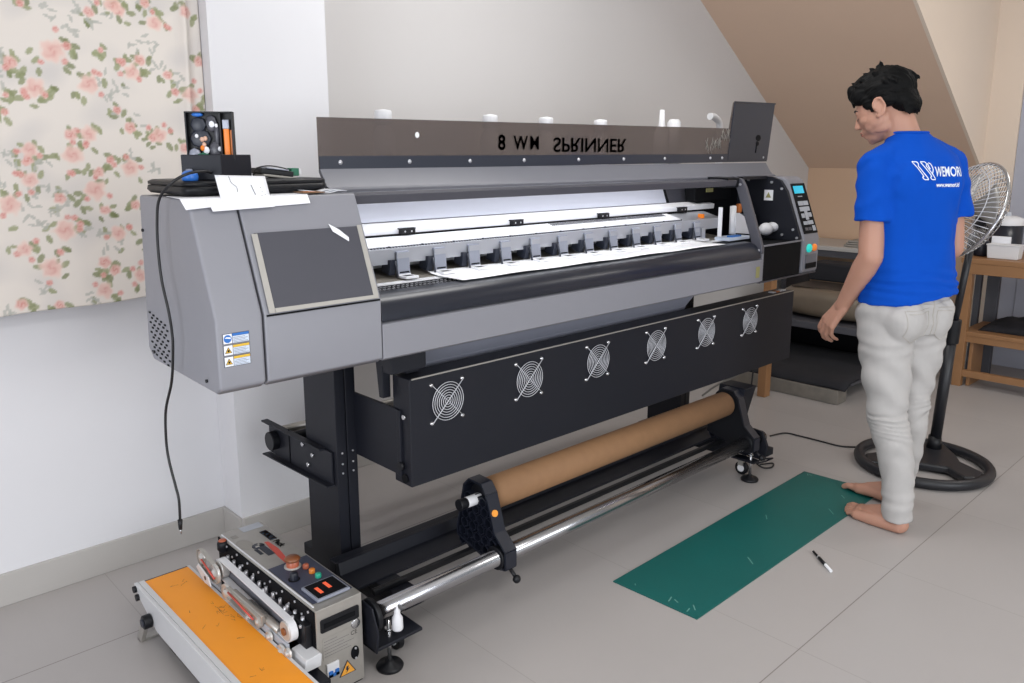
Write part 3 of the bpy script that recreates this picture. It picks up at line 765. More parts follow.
for x0, xb in ((1.108, 1.19), (2.985, 3.0)):
    br = MB(); br.box(1.044 if x0 < 2 else x0 - .02, max(x0, xb) + .012, 1.632, 1.80, .083, .093)
    br.prism([(1.625, .083), (1.615, .15), (1.64, .21), (1.69, .215), (1.73, .16), (1.80, .11), (1.80, .083)], 'x', 1.044 if x0 < 2 else xb + .035, 1.050 if x0 < 2 else xb + .05)
    br.build('foot_bracket', 'black_metal', PR, bevel=.003)
    lv = MB().lathe([(0, 0), (.036, 0), (.038, .006), (.034, .012), (.014, .018), (.012, .024), (0, .024)], (x0, 1.66, 0), n=32).build('leveling_foot', 'black_plastic', PR)
    MB().cyl((x0, 1.66, .02), (x0, 1.66, .145), .006, n=12).build('leveling_bolt', 'steel', lv)
    MB().cyl((x0, 1.66, .112), (x0, 1.66, .120), .012, n=6).build('leveling_nut', 'steel', lv)
# longitudinal beams
MB().box(1.125, 3.10, 1.955, 1.995, .145, .185).build('cross_beam', 'black_metal', PR, bevel=.003)
b = MB(); b.prism([(1.84, .145), (1.84, .155), (1.93, .155), (1.94, .190), (1.955, .190), (1.955, .145)], 'x', 1.125, 3.10); b.build('cross_channel', 'black_metal', PR, bevel=.002)
MB().box(1.14, 3.10, 1.775, 1.792, .148, .166).build('cross_bar', 'black_plastic', PR, bevel=.003)
for x0 in (1.19, 2.985): MB().box(x0, x0 + .072, 1.70, 2.03, .115, .148).build('beam_spacer', 'black_metal', PR, bevel=.003)
# chrome shaft
sh = MB().cyl((1.062, 1.665, .176), (3.075, 1.665, .176), .0255, n=40).build('take_up_shaft', 'chrome', PR)
MB().cyl((1.052, 1.665, .176), (1.066, 1.665, .176), .046, n=32).build('shaft_end_disc', 'black_plastic', sh, bevel=.003)
MB().cyl((1.046, 1.665, .176), (1.053, 1.665, .176), .018, n=16).build('shaft_cap', 'black_matte', sh)
# media holders
def holder(xc, s_):
    """triangular ribbed bracket in plane x = xc, width 40 mm; s_ = side of the ribs"""
    out = [(1.625, .150), (1.625, .205), (1.675, .250), (1.712, .363), (1.735, .391), (1.790, .393), (1.815, .368), (1.850, .215), (1.850, .190), (1.70, .150), (1.66, .142)]
    a, b_ = (xc, xc + .006)
    h = MB().prism(out, 'x', xc + s_ * .020, xc + s_ * .026).build('media_holder', 'black_plastic', PR)
    r = MB()
    # rim
    n = len(out)
    for i in range(n):
        p, q = Vector((0, *out[i])), Vector((0, *out[(i + 1) % n])); d = (q - p); L_ = d.length; d.normalize(); nrm = Vector((0, -d.z, d.y)) * .0035
        x0, x1 = sorted((xc - s_ * .022, xc + s_ * .022))
        A = [r.bm.verts.new(v) for x in (x0, x1) for v in (Vector((x, 0, 0)) + p - nrm, Vector((x, 0, 0)) + q - nrm, Vector((x, 0, 0)) + q + nrm, Vector((x, 0, 0)) + p + nrm)]
        for f in ((3, 2, 1, 0), (4, 5, 6, 7), (0, 1, 5, 4), (1, 2, 6, 5), (2, 3, 7, 6), (3, 0, 4, 7)): r.bm.faces.new([A[k] for k in f])
    # honeycomb ribs: rings
    for j in range(6):
        z = .178 + j * .031
        y0 = 1.665 + max(0, z - .20) * .36; y1 = 1.845 - max(0, z - .2) * .22
        nr = max(1, int((y1 - y0) / .034))
        for i in range(nr):
            y = y0 + (i + .5) * (y1 - y0) / nr
            pts = [(y + .0165 * math.cos(a + PI / 6), z + .0165 * math.sin(a + PI / 6)) for a in [PI / 3 * k for k in range(6)]]
            for k in range(6):
                p, q = Vector((0, *pts[k])), Vector((0, *pts[(k + 1) % 6])); d = (q - p).normalized(); nrm = Vector((0, -d.z, d.y)) * .0018
                x0, x1 = sorted((xc - s_ * .020, xc + s_ * .020))
                A = [r.bm.verts.new(v) for x in (x0, x1) for v in (Vector((x, 0, 0)) + p - nrm, Vector((x, 0, 0)) + q - nrm, Vector((x, 0, 0)) + q + nrm, Vector((x, 0, 0)) + p + nrm)]
                for f in ((3, 2, 1, 0), (4, 5, 6, 7), (0, 1, 5, 4), (1, 2, 6, 5), (2, 3, 7, 6), (3, 0, 4, 7)): r.bm.faces.new([A[k2] for k2 in f])
    r.build('holder_ribs', 'black_gloss', h)
    MB().cyl((xc + s_ * .0, 1.765, .333), (xc + s_ * .05, 1.765, .333), .045, n=32).build('tube_chuck', 'black_plastic', h, bevel=.003)
    MB().cyl((xc - s_ * .055, 1.765, .333), (xc, 1.765, .333), .017, n=24).build('spindle_sleeve', 'white_plastic', h, bevel=.001)
    MB().cyl((xc - s_ * .085, 1.765, .333), (xc - s_ * .05, 1.765, .333), .019, .016, n=24).build('spindle_cap', 'black_plastic', h, bevel=.003)
    MB().cyl((xc - .028, 1.665, .176), (xc + .028, 1.665, .176), .037, n=28).build('shaft_clamp', 'black_plastic', h, bevel=.003)
    b = MB(); b.cyl((xc, 1.63, .150), (xc, 1.60, .128), .006, n=10); b.ell((xc, 1.597, .125), (.013, .012, .013)); b.build('clamp_knob', 'black_plastic', h)
    return h
h = holder(1.53, 1)
MB().cyl((1.524, 1.6960, .306), (1.524, 1.6850, .309), .0105, n=20).build('orange_tag', 'orange_tag', h)
h2 = holder(2.96, -1)
MB().prism([(1.70, .40), (1.83, .40), (1.85, .22), (1.75, .20)], 'x', 2.98, 3.07).build('drive_motor_box', 'black_metal', h2, bevel=.005)
b = MB(); b.box(3.05, 3.10, 1.62, 1.69, .10, .13); b.tube([(3.03, 1.64, .09), (3.10, 1.62, .08), (3.12, 1.66, .05), (3.04, 1.66, .06)], .004, n=6, closed=True); b.build('pedal_frame', 'black_metal', PR)
# media bracket at the back of left leg
mbk = MB(); mbk.box(1.182, 1.188, 2.05, 2.455, .385, .492); mbk.prism([(2.045, .385), (2.47, .375), (2.47, .380), (2.045, .390)], 'x', 1.160, 1.188); mbk.box(1.165, 1.188, 2.09, 2.475, .490, .496)
mbk = mbk.build('rear_media_bracket', 'black_metal', PR, bevel=.001)
MB().cyl((1.155, 2.405, .440), (1.182, 2.405, .440), .032, n=32).build('bracket_knob', 'black_plastic', mbk, bevel=.003)
for y, z in ((2.16, .455), (2.22, .475), (2.19, .415)): MB().cyl((1.182, y, z), (1.176, y, z), .007, n=12).build('bracket_bolt', 'steel', mbk)
b = MB(); b.box(1.180, 1.182, 2.31, 2.314, .385, .50); b.build('bracket_joint', 'black_matte', mbk)
for y in (2.33, 2.41): MB().cyl((1.20, y, .465), (3.02, y, .465), .016, n=20).build('rear_media_shaft', 'steel_brushed' if y > 2.4 else 'black_metal', PR)

# ------------------------------------------------------------------ things on / in the printer
def zplane(px, py, z):
    a = yaw; p = pit
    fw = Vector((math.cos(a) * math.cos(p), math.sin(a) * math.cos(p), -math.sin(p))); rt = Vector((math.sin(a), -math.cos(a), 0)); up = rt.cross(fw)
    d = fw + rt * ((px - 512) / 800.) - up * ((py - 315) / 800.); t = (z - H) / d.z
    return d.x * t, d.y * t
# printed sheet: outline on the platen
near = [(449.6, 277), (469, 280.5), (492.6, 286), (502, 284), (550, 275.2), (554, 273.9), (622, 264.3), (659, 257.8), (700, 251.5), (743, 246)]
pts = [zplane(px, py, 1.034) for px, py in near]
pts = [p for p in pts if p[0] < 2.95]
bm_ = MB()
top = [Vector((x, max(1.708, min(y, 1.80)), 1.0355)) for x, y in pts]
dense = catmull(top, 5)
A = []; 
for p in dense:
    col = []
    for j in range(8):
        y = p.y + (1.868 - p.y) * j / 7
        col.append(Vector((p.x, y, 1.0365 + (.0075 if y > 1.83 else 0) * min(1, (y - 1.83) / .04) + .0012 * math.sin(p.x * 20) * (1 - j / 7))))
    A.append(col)
V_ = [[bm_.bm.verts.new(v) for v in c] for c in A]
for i in range(len(V_) - 1):
    for j in range(7): bm_.bm.faces.new((V_[i][j], V_[i + 1][j], V_[i + 1][j + 1], V_[i][j + 1])).smooth = True
o = bm_.build('print_media_sheet', 'media'); sd = o.modifiers.new('t', 'SOLIDIFY'); sd.thickness = .0005; sd.offset = -1
tag(o, 'long white media sheet with curled edge lying across the printer platen', 'paper sheet')

# cardboard tube
b = MB().lathe([(.040, 0), (.0525, 0), (.0525, 1.36), (.040, 1.36), (.040, 0)], (1.558, 1.765, .333), n=48, mtx=Matrix.Rotation(PI / 2, 4, 'Y'))
tag(b.build('cardboard_tube', 'cardboard'), 'long brown cardboard tube held between the black holders under the printer', 'tube')

# work lamp strip inside the printer (it lights the platen)
lt = area('printer_led_strip', (1.95, 1.86, 1.262), 1.6, .03, 1.9, rot=(0.35, 0, 0), col=(.93, .96, 1))

# ink bottles behind the cover
for i, x in enumerate((1.478, 1.927, 2.208, 2.521)):
    r = empty('ink_bottle', (x, 2.15, 1.272))
    pos = ('leftmost', 'second from the left', 'third from the left', 'fourth from the left')[i]
    tag(r, f'white capped bottle behind the smoky cover, {pos}', 'bottle', 'white bottles behind the printer cover')
    MB().lathe([(0, 0), (.034, 0), (.036, .01), (.036, .17), (.02, .195), (.018, .20)], (x, 2.15, 1.272), n=28).build('bottle_body', 'white_plastic', r)
    MB().lathe([(.018, .200), (.027, .202), (.027, .240), (.024, .245), (0, .249)], (x, 2.15, 1.272), n=28).build('bottle_cap', 'white_plastic', r)
r = empty('ink_funnel', (2.95, 2.15, 1.272)); tag(r, 'slim white nozzle bottle behind the cover right of the capped bottles', 'bottle')
MB().lathe([(0, 0), (.034, 0), (.034, .20), (.014, .235), (.010, .30), (0, .30)], (2.93, 2.15, 1.272), n=24).build('bottle_body', 'white_plastic', r)
MB().lathe([(0, 0), (.034, 0), (.03, .25), (.02, .262), (0, .262)], (3.02, 2.15, 1.272), n=24).build('bottle_side', 'white_plastic', r)
b = MB(); b.tube(catmull([(3.40, 2.15, 1.28), (3.39, 2.15, 1.42), (3.385, 2.15, 1.52), (3.34, 2.15, 1.553), (3.30, 2.15, 1.556)], 5), .016, n=14)
tag(b.build('ink_hose_hook', 'white_plastic'), 'bent white hose end peeking over the cover beside the dark flap', 'hose')

# black handset on right cabinet top
r = empty('barcode_device', (3.35, 1.93, 1.289)); tag(r, 'small black device with orange light on the right end of the printer', 'device')
MB().prism([(1.91, 1.289), (1.90, 1.30), (1.95, 1.314), (2.03, 1.318), (2.04, 1.289)], 'x', 3.33, 3.455).build('device_body', 'black_plastic', r, bevel=.005)
MB().box(3.35, 3.39, 1.899, 1.91, 1.298, 1.310).build('device_light', 'orange_mark', r, bevel=.002)
# ------------------------------------------------------------------ things on the left cabinet (top z = 1.285)
ZT = 1.2855
def YP(px, py, Y_):
    x, z = inv(px, py, Y_); return (x, Y_, z)
# loose papers under the case
def sheet(name, corners, label, m='paper', th=.0006, sag=0.0):
    b = MB(); c = [Vector(p) for p in corners]
    def fn(u_, v):
        p = (c[0] * (1 - u_) + c[1] * u_) * (1 - v) + (c[3] * (1 - u_) + c[2] * u_) * v
        return p + Vector((0, 0, sag * math.sin(PI * u_) * math.sin(PI * v)))
    b.grid(fn, 9, 9)
    o = b.build(name, m); s = o.modifiers.new('t', 'SOLIDIFY'); s.thickness = th; s.offset = 1
    tag(o, label, 'paper'); return o
def hang_sheet(back, edge_y, hang, label):
    """sheet lying on the top and folding over the front edge of the cabinet"""
    (bl, br_), (hl, hr) = back, hang
    L0, R0 = Vector((bl[0], bl[1], ZT + .0012)), Vector((br_[0], br_[1], ZT + .0012))
    L2, R2 = Vector(hl), Vector(hr)
    k = .012
    L1 = Vector((L2.x - .004, edge_y, ZT + .0020)); R1 = Vector((R2.x + .002, edge_y, ZT + .0020))
    b = MB(); rows = []
    for A_, B_ in ((L0, R0), (L1 * .98 + L0 * .02, R1 * .98 + R0 * .02), (L1 + Vector((0, -.004, -.002)), R1 + Vector((0, -.004, -.002))), (L2, R2)):
        rows.append([b.bm.verts.new(A_.lerp(B_, t / 6)) for t in range(7)])
    for A_, B_ in zip(rows, rows[1:]):
        for t in range(6): b.bm.faces.new((A_[t], A_[t + 1], B_[t + 1], B_[t]))
    o = b.build('paper_sheet', 'paper'); q_ = o.modifiers.new('t', 'SOLIDIFY'); q_.thickness = .0007
    tag(o, label, 'paper'); return o
hang_sheet(((.70, 1.90), (.88, 1.90)), 1.760, (YP(186, 210, 1.738), YP(216, 206.5, 1.738)), 'white paper sheet folded over the cabinet front edge left of the note card')
hang_sheet(((.82, 1.92), (1.0, 1.92)), 1.757, (YP(213, 211.5, 1.732), YP(275, 206.5, 1.732)), 'white paper sheet hanging over the cabinet edge under the note card')
hang_sheet(((.97, 1.90), (1.09, 1.90)), 1.762, (YP(270, 206.5, 1.742), YP(310.5, 203, 1.742)), 'white paper sheet on the cabinet edge right of the note card')
# crumpled flyer with dark picture
o = sheet('flyer', [(.975, 1.765, ZT + .0035), (1.035, 1.765, ZT + .0035), (1.04, 1.815, ZT + .0045), (.975, 1.815, ZT + .0045)], 'small dark and orange printed flyer lying right of the note card', m='wood_dark', th=.002)
b = MB(); b.box(.985, 1.015, 1.775, 1.795, ZT + .0062, ZT + .0066); b.build('flyer_picture', 'orange_mark', o)
b = MB(); 
for k in range(3): b.grid(lambda u_, v, k=k: Vector((1.0 + u_ * .12, 1.80 + v * .03 + k * .004, ZT + .004 + k * .0015 + .003 * math.sin(u_ * 9 + k))), 10, 4)
o = b.build('folded_plastic_bag', 'paper'); s = o.modifiers.new('t', 'SOLIDIFY'); s.thickness = .0008
tag(o, 'crumpled clear white wrapper under the right end of the case', 'wrapper')
# black flat case
cs_ = empty('laptop_case', (.93, 1.95, ZT)); tag(cs_, 'flat black case with rounded corners lying across the cabinet top', 'case')
def rrect(x0, x1, y0, y1, r, n=6):
    out = []
    for cx, cy, a0 in ((x1 - r, y1 - r, 0), (x0 + r, y1 - r, PI / 2), (x0 + r, y0 + r, PI), (x1 - r, y0 + r, 1.5 * PI)):
        for k in range(n + 1): a = a0 + PI / 2 * k / n; out.append((cx + r * math.cos(a), cy + r * math.sin(a)))
    return out
def skew(p, z): return Vector((p[0], p[1] + (p[0] - .72) * .12, z))
rings = []
for z, ins in ((ZT + .004, .018), (ZT + .006, .006), (ZT + .014, .0), (ZT + .024, .002), (ZT + .0245, .006)):
    rings.append([skew(p, z) for p in rrect(.705 + ins, 1.098 - ins, 1.80 + ins, 2.06 - ins, .03)])
MB().loft(rings).build('case_bottom', 'black_plastic', cs_)
rings = []
for z, ins in ((ZT + .0255, .006), (ZT + .026, .002), (ZT + .033, .002), (ZT + .037, .010)):
    rings.append([skew(p, z) for p in rrect(.705 + ins, 1.098 - ins, 1.80 + ins, 2.06 - ins, .03)])
MB().loft(rings).build('case_lid', 'black_plastic', cs_)
for x in (.76, 1.08): MB().cyl((x, 1.90, ZT + .0005), (x, 1.90, ZT + .0060), .012).build('case_foot', 'black_plastic', cs_)
ZC_ = ZT + .0375
# open black organiser box
T = Matrix.Translation(Vector((.80, 1.865, ZC_)))
bx = empty('organiser_box', (.82, 1.92, ZC_)); tag(bx, 'black open box with upright sorted tray standing on the black case', 'box')
xs0, xs1 = .735, .925
_l = inv(181, 165, 1.880)[0]; _f = inv(221, 165, 1.830)[0]; _r = inv(251.5, 165, 1.895)[0]
MB().prism([(_l, 1.880), (_f, 1.830), (_r, 1.895), (_l + _r - _f, 1.945)], 'z', ZC_, ZC_ + .058).build('box_body', 'black_metal', bx, bevel=.002)
# upright tray: local u (right in picture), depth w, height
uu = Vector((.848 - .757, 1.835 - 1.885, 0)).normalized(); uu = Vector((.80, -.60, 0)).normalized(); nn2 = Vector((-.60, -.80, 0)); 
o0 = Vector((inv(188, 140, 1.935)[0], 1.935, ZC_ + .045))
def TB(mb, u0, u1, w0, w1, z0, z1):
    A = [mb.bm.verts.new(o0 + uu * a + nn2 * w + Vector((0, 0, z))) for w in (w0, w1) for a, z in ((u0, z0), (u1, z0), (u1, z1), (u0, z1))]
    for f in ((3, 2, 1, 0), (4, 5, 6, 7), (0, 1, 5, 4), (1, 2, 6, 5), (2, 3, 7, 6), (3, 0, 4, 7)): mb.bm.faces.new([A[i] for i in f])
    return mb
tw, th_ = .108, .112
t = MB(); TB(t, 0, tw, -.004, 0, 0, th_)
for a in (0, .078, tw - .003): TB(t, a, a + .003, 0, .018, 0, th_)
TB(t, 0, tw, 0, .018, th_ - .003, th_)
for a, z in ((.028, .055), (.07, .062), (.05, .02), (.03, .09), (.075, .095)): pass
t = t.build('upright_tray', 'black_plastic', bx)
def blob(name, m, a, z, ra, rz, d=.008, w=.003, par=t):
    a *= .80; ra *= .82; b = MB(); c = o0 + uu * a + nn2 * w + Vector((0, 0, z))
    R = Matrix(((uu.x, nn2.x, 0, 0), (uu.y, nn2.y, 0, 0), (0, 0, 1, 0), (0, 0, 0, 1)))
    b.lathe([(0, d), (.85, d), (1, d * .7), (1, 0)], n=8); 
    for v in b.bm.verts:
        p = v.co.copy(); v.co = c + uu * (p.x * ra) + Vector((0, 0, p.y * rz)) + nn2 * p.z
    return b.build(name, m, par)
for a, z, ra, rz in ((.034, .082, .022, .018), (.038, .050, .030, .022), (.072, .085, .016, .02), (.078, .022, .017, .022), (.086, .06, .008, .028)): blob('foam_insert', 'screen_grey' if a > .07 else 'text_dark', a, z, ra, rz, .005)
blob('blue_cap', 'blue_plastic', .034, .105, .016, .005, .012)
for a, z, r_ in ((.029, .056, .005), (.074, .083, .008), (.087, .080, .005), (.093, .026, .006), (.054, .023, .009)): blob('white_button', 'paper', a, z, r_, r_, .004, .009)
for a, z in ((.044, .048), (.049, .036), (.053, .050)): blob('pink_part', 'nail', a, z, .006, .006, .005, .009)
blob('orange_part', 'orange_plastic', .044, .028, .006, .007, .006, .009)
blob('circuit_board', 'green_pcb', .045, .004, .022, .014, .004, .011)
blob('bag_of_parts', 'clip_grey', .020, .012, .018, .016, .006, .008)
tb = MB(); TB(tb, .084, .098, .004, .012, .006, .085); tb.build('orange_tube', 'orange_plastic', t, bevel=.003)
tb = MB(); TB(tb, .083, .099, .003, .013, .072, .094); tb.build('tube_label', 'clip_grey', t, bevel=.002)
tb = MB(); TB(tb, .100, .104, .004, .010, .004, .07); tb.build('orange_stick', 'orange_mark', t)
# blue tape roll with power cable
r = empty('blue_plug_cap', (.745, 1.845, ZC_)); tag(r, 'small round blue cap on the case at the start of the black cord', 'cap')
MB().lathe([(0, 0), (.017, 0), (.0185, .008), (.017, .017), (.010, .022), (0, .023)], (inv(190, 178, 1.836)[0], 1.836, ZC_), n=24).build('cap_shell', 'blue_plastic', r)
MB().box(.738, .750, 1.858, 1.875, ZC_, ZC_ + .026).build('clear_clip', 'clip_grey', r, bevel=.003)
# cord from case down the left side of the cabinet
cord = [(.80, 1.87, ZC_ + .012), (.765, 1.815, ZC_ + .020), (.715, 1.79, ZC_ + .018), (.678, 1.80, ZC_ - .002), (.662, 1.838, 1.285), (.658, 1.853, 1.235), (.656, 1.856, 1.169), (.656, 1.85, 1.10), (.657, 1.828, 1.035), (.660, 1.826, .985), (.660, 1.829, .942), (.662, 1.86, .86), (.662, 1.914, .778), (.662, 1.93, .70), (.662, 1.924, .648), (.662, 1.895, .59), (.662, 1.88, .557), (.662, 1.884, .50)]
c = MB().tube(catmull(cord, 6), .0032, n=8).build('hanging_cord', 'cable')
tag(c, 'thin black cord hanging from the cabinet top down its left side', 'cord')
MB().cyl((.662, 1.884, .503), (.662, 1.886, .478), .006, .0045, n=10).build('plug', 'black_plastic', c)
MB().cyl((.662, 1.886, .480), (.662, 1.886, .466), .0022, n=8).build('plug_tip', 'steel', c)
# phone-like gadget and cable on right of case
r = empty('battery_pack', (1.02, 1.93, ZC_)); tag(r, 'small black gadget with clear wrap and coiled lead on the right of the case', 'gadget')
T = Matrix.Translation(Vector((.985, 1.93, ZC_))) @ Matrix.Rotation(.12, 4, 'Y')
MB().box(-.05, .04, -.03, .03, .006, .020, mtx=T).build('gadget_body', 'black_plastic', r, bevel=.003)
MB().box(-.035, .025, -.0305, .03, .020, .023, mtx=T).build('gadget_top', 'clip_grey', r, bevel=.001)
MB().box(-.045, .07, -.034, .03, .0, .006, mtx=T).build('clear_wrap', 'cable_grey', r, bevel=.002)
MB().box(1.025, 1.047, 1.91, 1.935, ZC_ + .004, ZC_ + .024).build('plug_block', 'green_pcb', r, bevel=.002)
MB().box(1.047, 1.054, 1.912, 1.932, ZC_ + .006, ZC_ + .022).build('plug_end', 'white_plastic', r, bevel=.002)
MB().tube(catmull([(.93, 1.93, ZC_ + .006), (.935, 1.92, ZC_ + .024), (.965, 1.92, ZC_ + .030), (1.0, 1.92, ZC_ + .026), (1.03, 1.925, ZC_ + .018)], 6), .0018, n=6).build('gadget_lead', 'cable', r)
# propped note card
NC = [Vector(YP(222.5, 205, 1.742)), Vector(YP(273, 207, 1.740)), Vector(YP(265, 176, 1.785)), Vector(YP(214.5, 175, 1.785))]
def ncp(u_, v, e=.0012): return (NC[0] * (1 - u_) + NC[1] * u_) * (1 - v) + (NC[3] * (1 - u_) + NC[2] * u_) * v + Vector((0, -e, 0))
o = sheet('note_card', [tuple(q_) for q_ in NC], 'white rectangular note card propped against the front of the black case')
nt_ = MB(); nt_.tube([ncp(.66, .70), ncp(.70, .38)], .0007, n=5)
nt_.tube(catmull([ncp(.26, .97), ncp(.28, .75), ncp(.36, .62), ncp(.36, .45)], 4), .0005, n=5)
for u_, v in ((.84, .62), (.85, .48), (.9, .40), (.83, .36)): nt_.ell(ncp(u_, v), .0009, 6, 4)
nt_.build('pencil_marks', 'ink_line', o)

# ------------------------------------------------------------------ small things near the front foot
r = empty('dropper_bottle', (1.118, 1.632, .1235)); tag(r, 'small white squeeze bottle with pointed nozzle on the left foot bracket', 'bottle')
MB().lathe([(0, 0), (.014, 0), (.0155, .005), (.0145, .034), (.009, .044), (.008, .050), (0, .050)], (1.118, 1.632, .1235), n=24).build('bottle_body', 'white_plastic', r)
MB().lathe([(.008, .048), (.009, .055), (.003, .062), (.0015, .080), (0, .080)], (1.118, 1.632, .1235), n=16).build('nozzle', 'white_plastic', r)

# ------------------------------------------------------------------ green mat, pen
b = MB(); b.prism([(1.900, 1.524), (1.914, 1.209), (3.262, 1.213), (3.241, 1.540)], 'z', .0005, .004)
g = b.build('green_mat', 'mat_green'); tag(g, 'long dark green cutting mat lying flat on the floor before the printer', 'mat')
rg = random.Random(5); b = MB()
for x, y, a, L_ in ((1.935, 1.46, .8, .012), (1.945, 1.33, .3, .03), (1.95, 1.31, 1.2, .02), (1.935, 1.255, .2, .022), (1.96, 1.25, .8, .03), (2.35, 1.285, .9, .05), (3.10, 1.30, .8, .03), (2.93, 1.27, .8, .05), (2.7, 1.42, .6, .04), (3.215, 1.51, .5, .02), (3.22, 1.50, 1.4, .015)):
    d = Vector((math.cos(a), math.sin(a), 0)) * L_ / 2; s_ = d.normalized().cross(Vector((0, 0, 1))) * .0018
    c = Vector((x, y, .0042)); A = [b.bm.verts.new(c + q) for q in (-d - s_, d - s_, d + s_, -d + s_)]; b.bm.faces.new(A)
b.build('scuff_marks', 'mat_scuff', g)
def zp(px, py, z=0): x, y = zplane(px, py, z); return Vector((x, y, z))
p0 = zp(813, 551, .006); p1 = zp(831, 571, .006); pn = empty('utility_knife', (p0 + p1) / 2); tag(pn, 'slim white and black cutter knife lying on the floor by the mat', 'knife')
d = (p1 - p0); MB().cyl(p0 + d * .3, p1, .0055, n=12).build('handle', 'white_plastic', pn)
MB().cyl(p0 + d * .02, p0 + d * .32, .004, n=12).build('grip', 'black_plastic', pn); MB().cyl(p0 + d * .35, p0 + d * .7, .0057, n=12).build('sleeve', 'black_plastic', pn)

# ------------------------------------------------------------------ continuous band sealer, front left
BS = empty('band_sealer', (.86, 1.9, 0)); tag(BS, 'steel band sealing machine with orange conveyor belt on the floor at front left', 'sealing machine')
X0, X1, Y0, Y1, ZZ = .893, 1.028, 1.662, 2.235, .256
bd = MB().box(X0, X1, Y0, Y1, .006, ZZ).build('housing', 'steel_brushed', BS, bevel=.002)
MB().box(X0 + .004, X1 - .004, Y0 + .005, Y1 - .005, 0, .006).build('housing_base', 'black_plastic', BS)
MB().box(X0 - .003, X0, Y0 + .004, Y1 - .004, .02, ZZ - .004).build('side_panel', 'black_matte', BS)
for k in range(16): MB().cyl((X0 - .003, Y0 + .03 + k * .034, ZZ - .012 - (k % 2) * .02), (X0 - .006, Y0 + .03 + k * .034, ZZ - .012 - (k % 2) * .02), .0035, n=8).build('side_screw', 'screw', bd)
# top control plate
zt = ZZ + .0005
cp = MB().box(X0 + .012, X1 - .006, Y0 + .035, Y0 + .275, zt, zt + .0015).build('control_plate', 'panel_navy', bd)
dsp = MB().box(.916, 1.012, 1.690, 1.775, zt + .0015, zt + .010).build('temperature_controller', 'clip_grey', cp, bevel=.002)
MB().box(.922, 1.006, 1.696, 1.769, zt + .010, zt + .0115).build('controller_face', 'black_matte', dsp)
for xx, yy in ((.942, 1.728), (.972, 1.738)): MB().box(xx - .005, xx + .005, yy - .017, yy + .017, zt + .0115, zt + .0120).build('red_digits', 'led_red', dsp)
def knob(x, y, r_, h_, m, name, par=cp, base=None):
    k = MB().lathe([(0, h_), (r_ * .8, h_), (r_, h_ * .8), (r_, 0)], (x, y, zt + .0015), n=24).build(name, m, par)
    if base: MB().lathe([(r_ * 1.35, 0), (r_ * 1.35, .002), (0, .002)], (x, y, zt + .0015), n=24).build('knob_ring', base, k)
knob(.962, 1.905, .0175, .020, 'mushroom_red', 'stop_button', base='tape')
MB().lathe([(0, .030), (.017, .029), (.022, .024), (.020, .019), (0, .018)], (.962, 1.905, zt + .0015), n=28).build('mushroom_head', 'brown_knob', cp)
knob(.930, 1.838, .0115, .022, 'black_gloss', 'speed_knob', base='black_matte')
for y, m_ in ((1.872, 'mushroom_red'), (1.838, 'amber_knob'), (1.805, 'green_button')): knob(.984, y, .0085, .012, m_, 'push_button')
MB().box(X0 + .004, X0 + .008, Y0 + .02, Y1 - .01, zt, zt + .002).build('edge_ridge', 'white_metal', bd)
# printing on the top
def TOP(x0, y0): return lambda u_, v, d: Vector((x0 - v, y0 - u_, zt + .0006 + abs(d)))
MB().box(.990, 1.012, 2.092, 2.166, zt, zt + .0005).build('logo_block', 'text_dark', bd)
text_mb('POLY', .026, lambda u_, v, d: Vector((1.001 + v, 2.128 - u_, zt + .0010 + abs(d) * .4)), bold=.0010).build('logo_letters', 'orange_mark', bd)
text_mb('Pack', .026, lambda u_, v, d: Vector((1.001 + v, 2.060 - u_, zt + .0003 + abs(d) * .4)), bold=.001).build('logo_letters', 'text_dark', bd)
sw = MB(); sw.prism([(.972, 2.095), (.982, 2.09), (.984, 2.03), (.974, 1.965), (.958, 1.94), (.960, 1.985), (.967, 2.05)], 'z', zt, zt + .0006); sw.build('red_swoosh', 'red_mark', bd)
gp = MB(); gp.lathe([(0, .0006), (.018, .0006), (.018, 0)], (.948, 2.085, zt), n=20); gp.box(.943, .963, 2.01, 2.075, zt, zt + .0007); gp.box(.928, .938, 2.03, 2.07, zt, zt + .0007); gp.build('printed_graphic', 'text_dark', bd)
gp = MB(); gp.box(.938, .950, 2.078, 2.086, zt + .0006, zt + .001); gp.box(.95, .956, 2.09, 2.098, zt + .0006, zt + .001); gp.build('graphic_highlight', 'tape', bd)
MB().box(.955, 1.02, 2.195, 2.232, zt, zt + .0005).build('blue_sticker', 'button_grey', bd)
b = MB(); b.ell((.922, 2.12, zt), (.022, .035, .0006)); b.box(.912, .93, 2.175, 2.195, zt, zt + .0006); b.build('smudges', 'cable_grey', bd)
# front face
yf = Y0 - .0005
def FR(u0, u1, z0, z1, d0, d1): return MB().box(u0, u1, yf - d1, yf - d0, z0, z1)
v = MB().prism([(.907, .190), (1.014, .190), (1.017, .193), (1.017, .224), (1.014, .227), (.907, .227), (.904, .224), (.904, .193)], 'y', yf - .003, yf + .001).build('handle_recess', 'black_plastic', bd, bevel=.001)
FR(.913, 1.004, .202, .215, .003, .0045).build('recess_slot', 'black_matte', v)
MB().lathe([(.012, 0), (.0135, .001), (.0135, .002), (.011, .003), (0, .003)], (1.006, yf, .176), n=24, mtx=Matrix.Rotation(PI / 2, 4, 'X')).build('round_badge', 'steel', bd)
FR(.908, 1.015, .112, .172, 0, .0006).build('rating_plate', 'steel_brushed', bd)
b = MB()
for k, (x0, x1) in enumerate(((.912, .95), (.912, .985), (.912, .97), (.912, 1.0), (.912, .98), (.912, .99))): b.box(x0, x1, yf - .0009, yf - .0006, .162 - k * .0085, .1628 - k * .0085)
b.build('plate_lines', 'ink_line', bd)
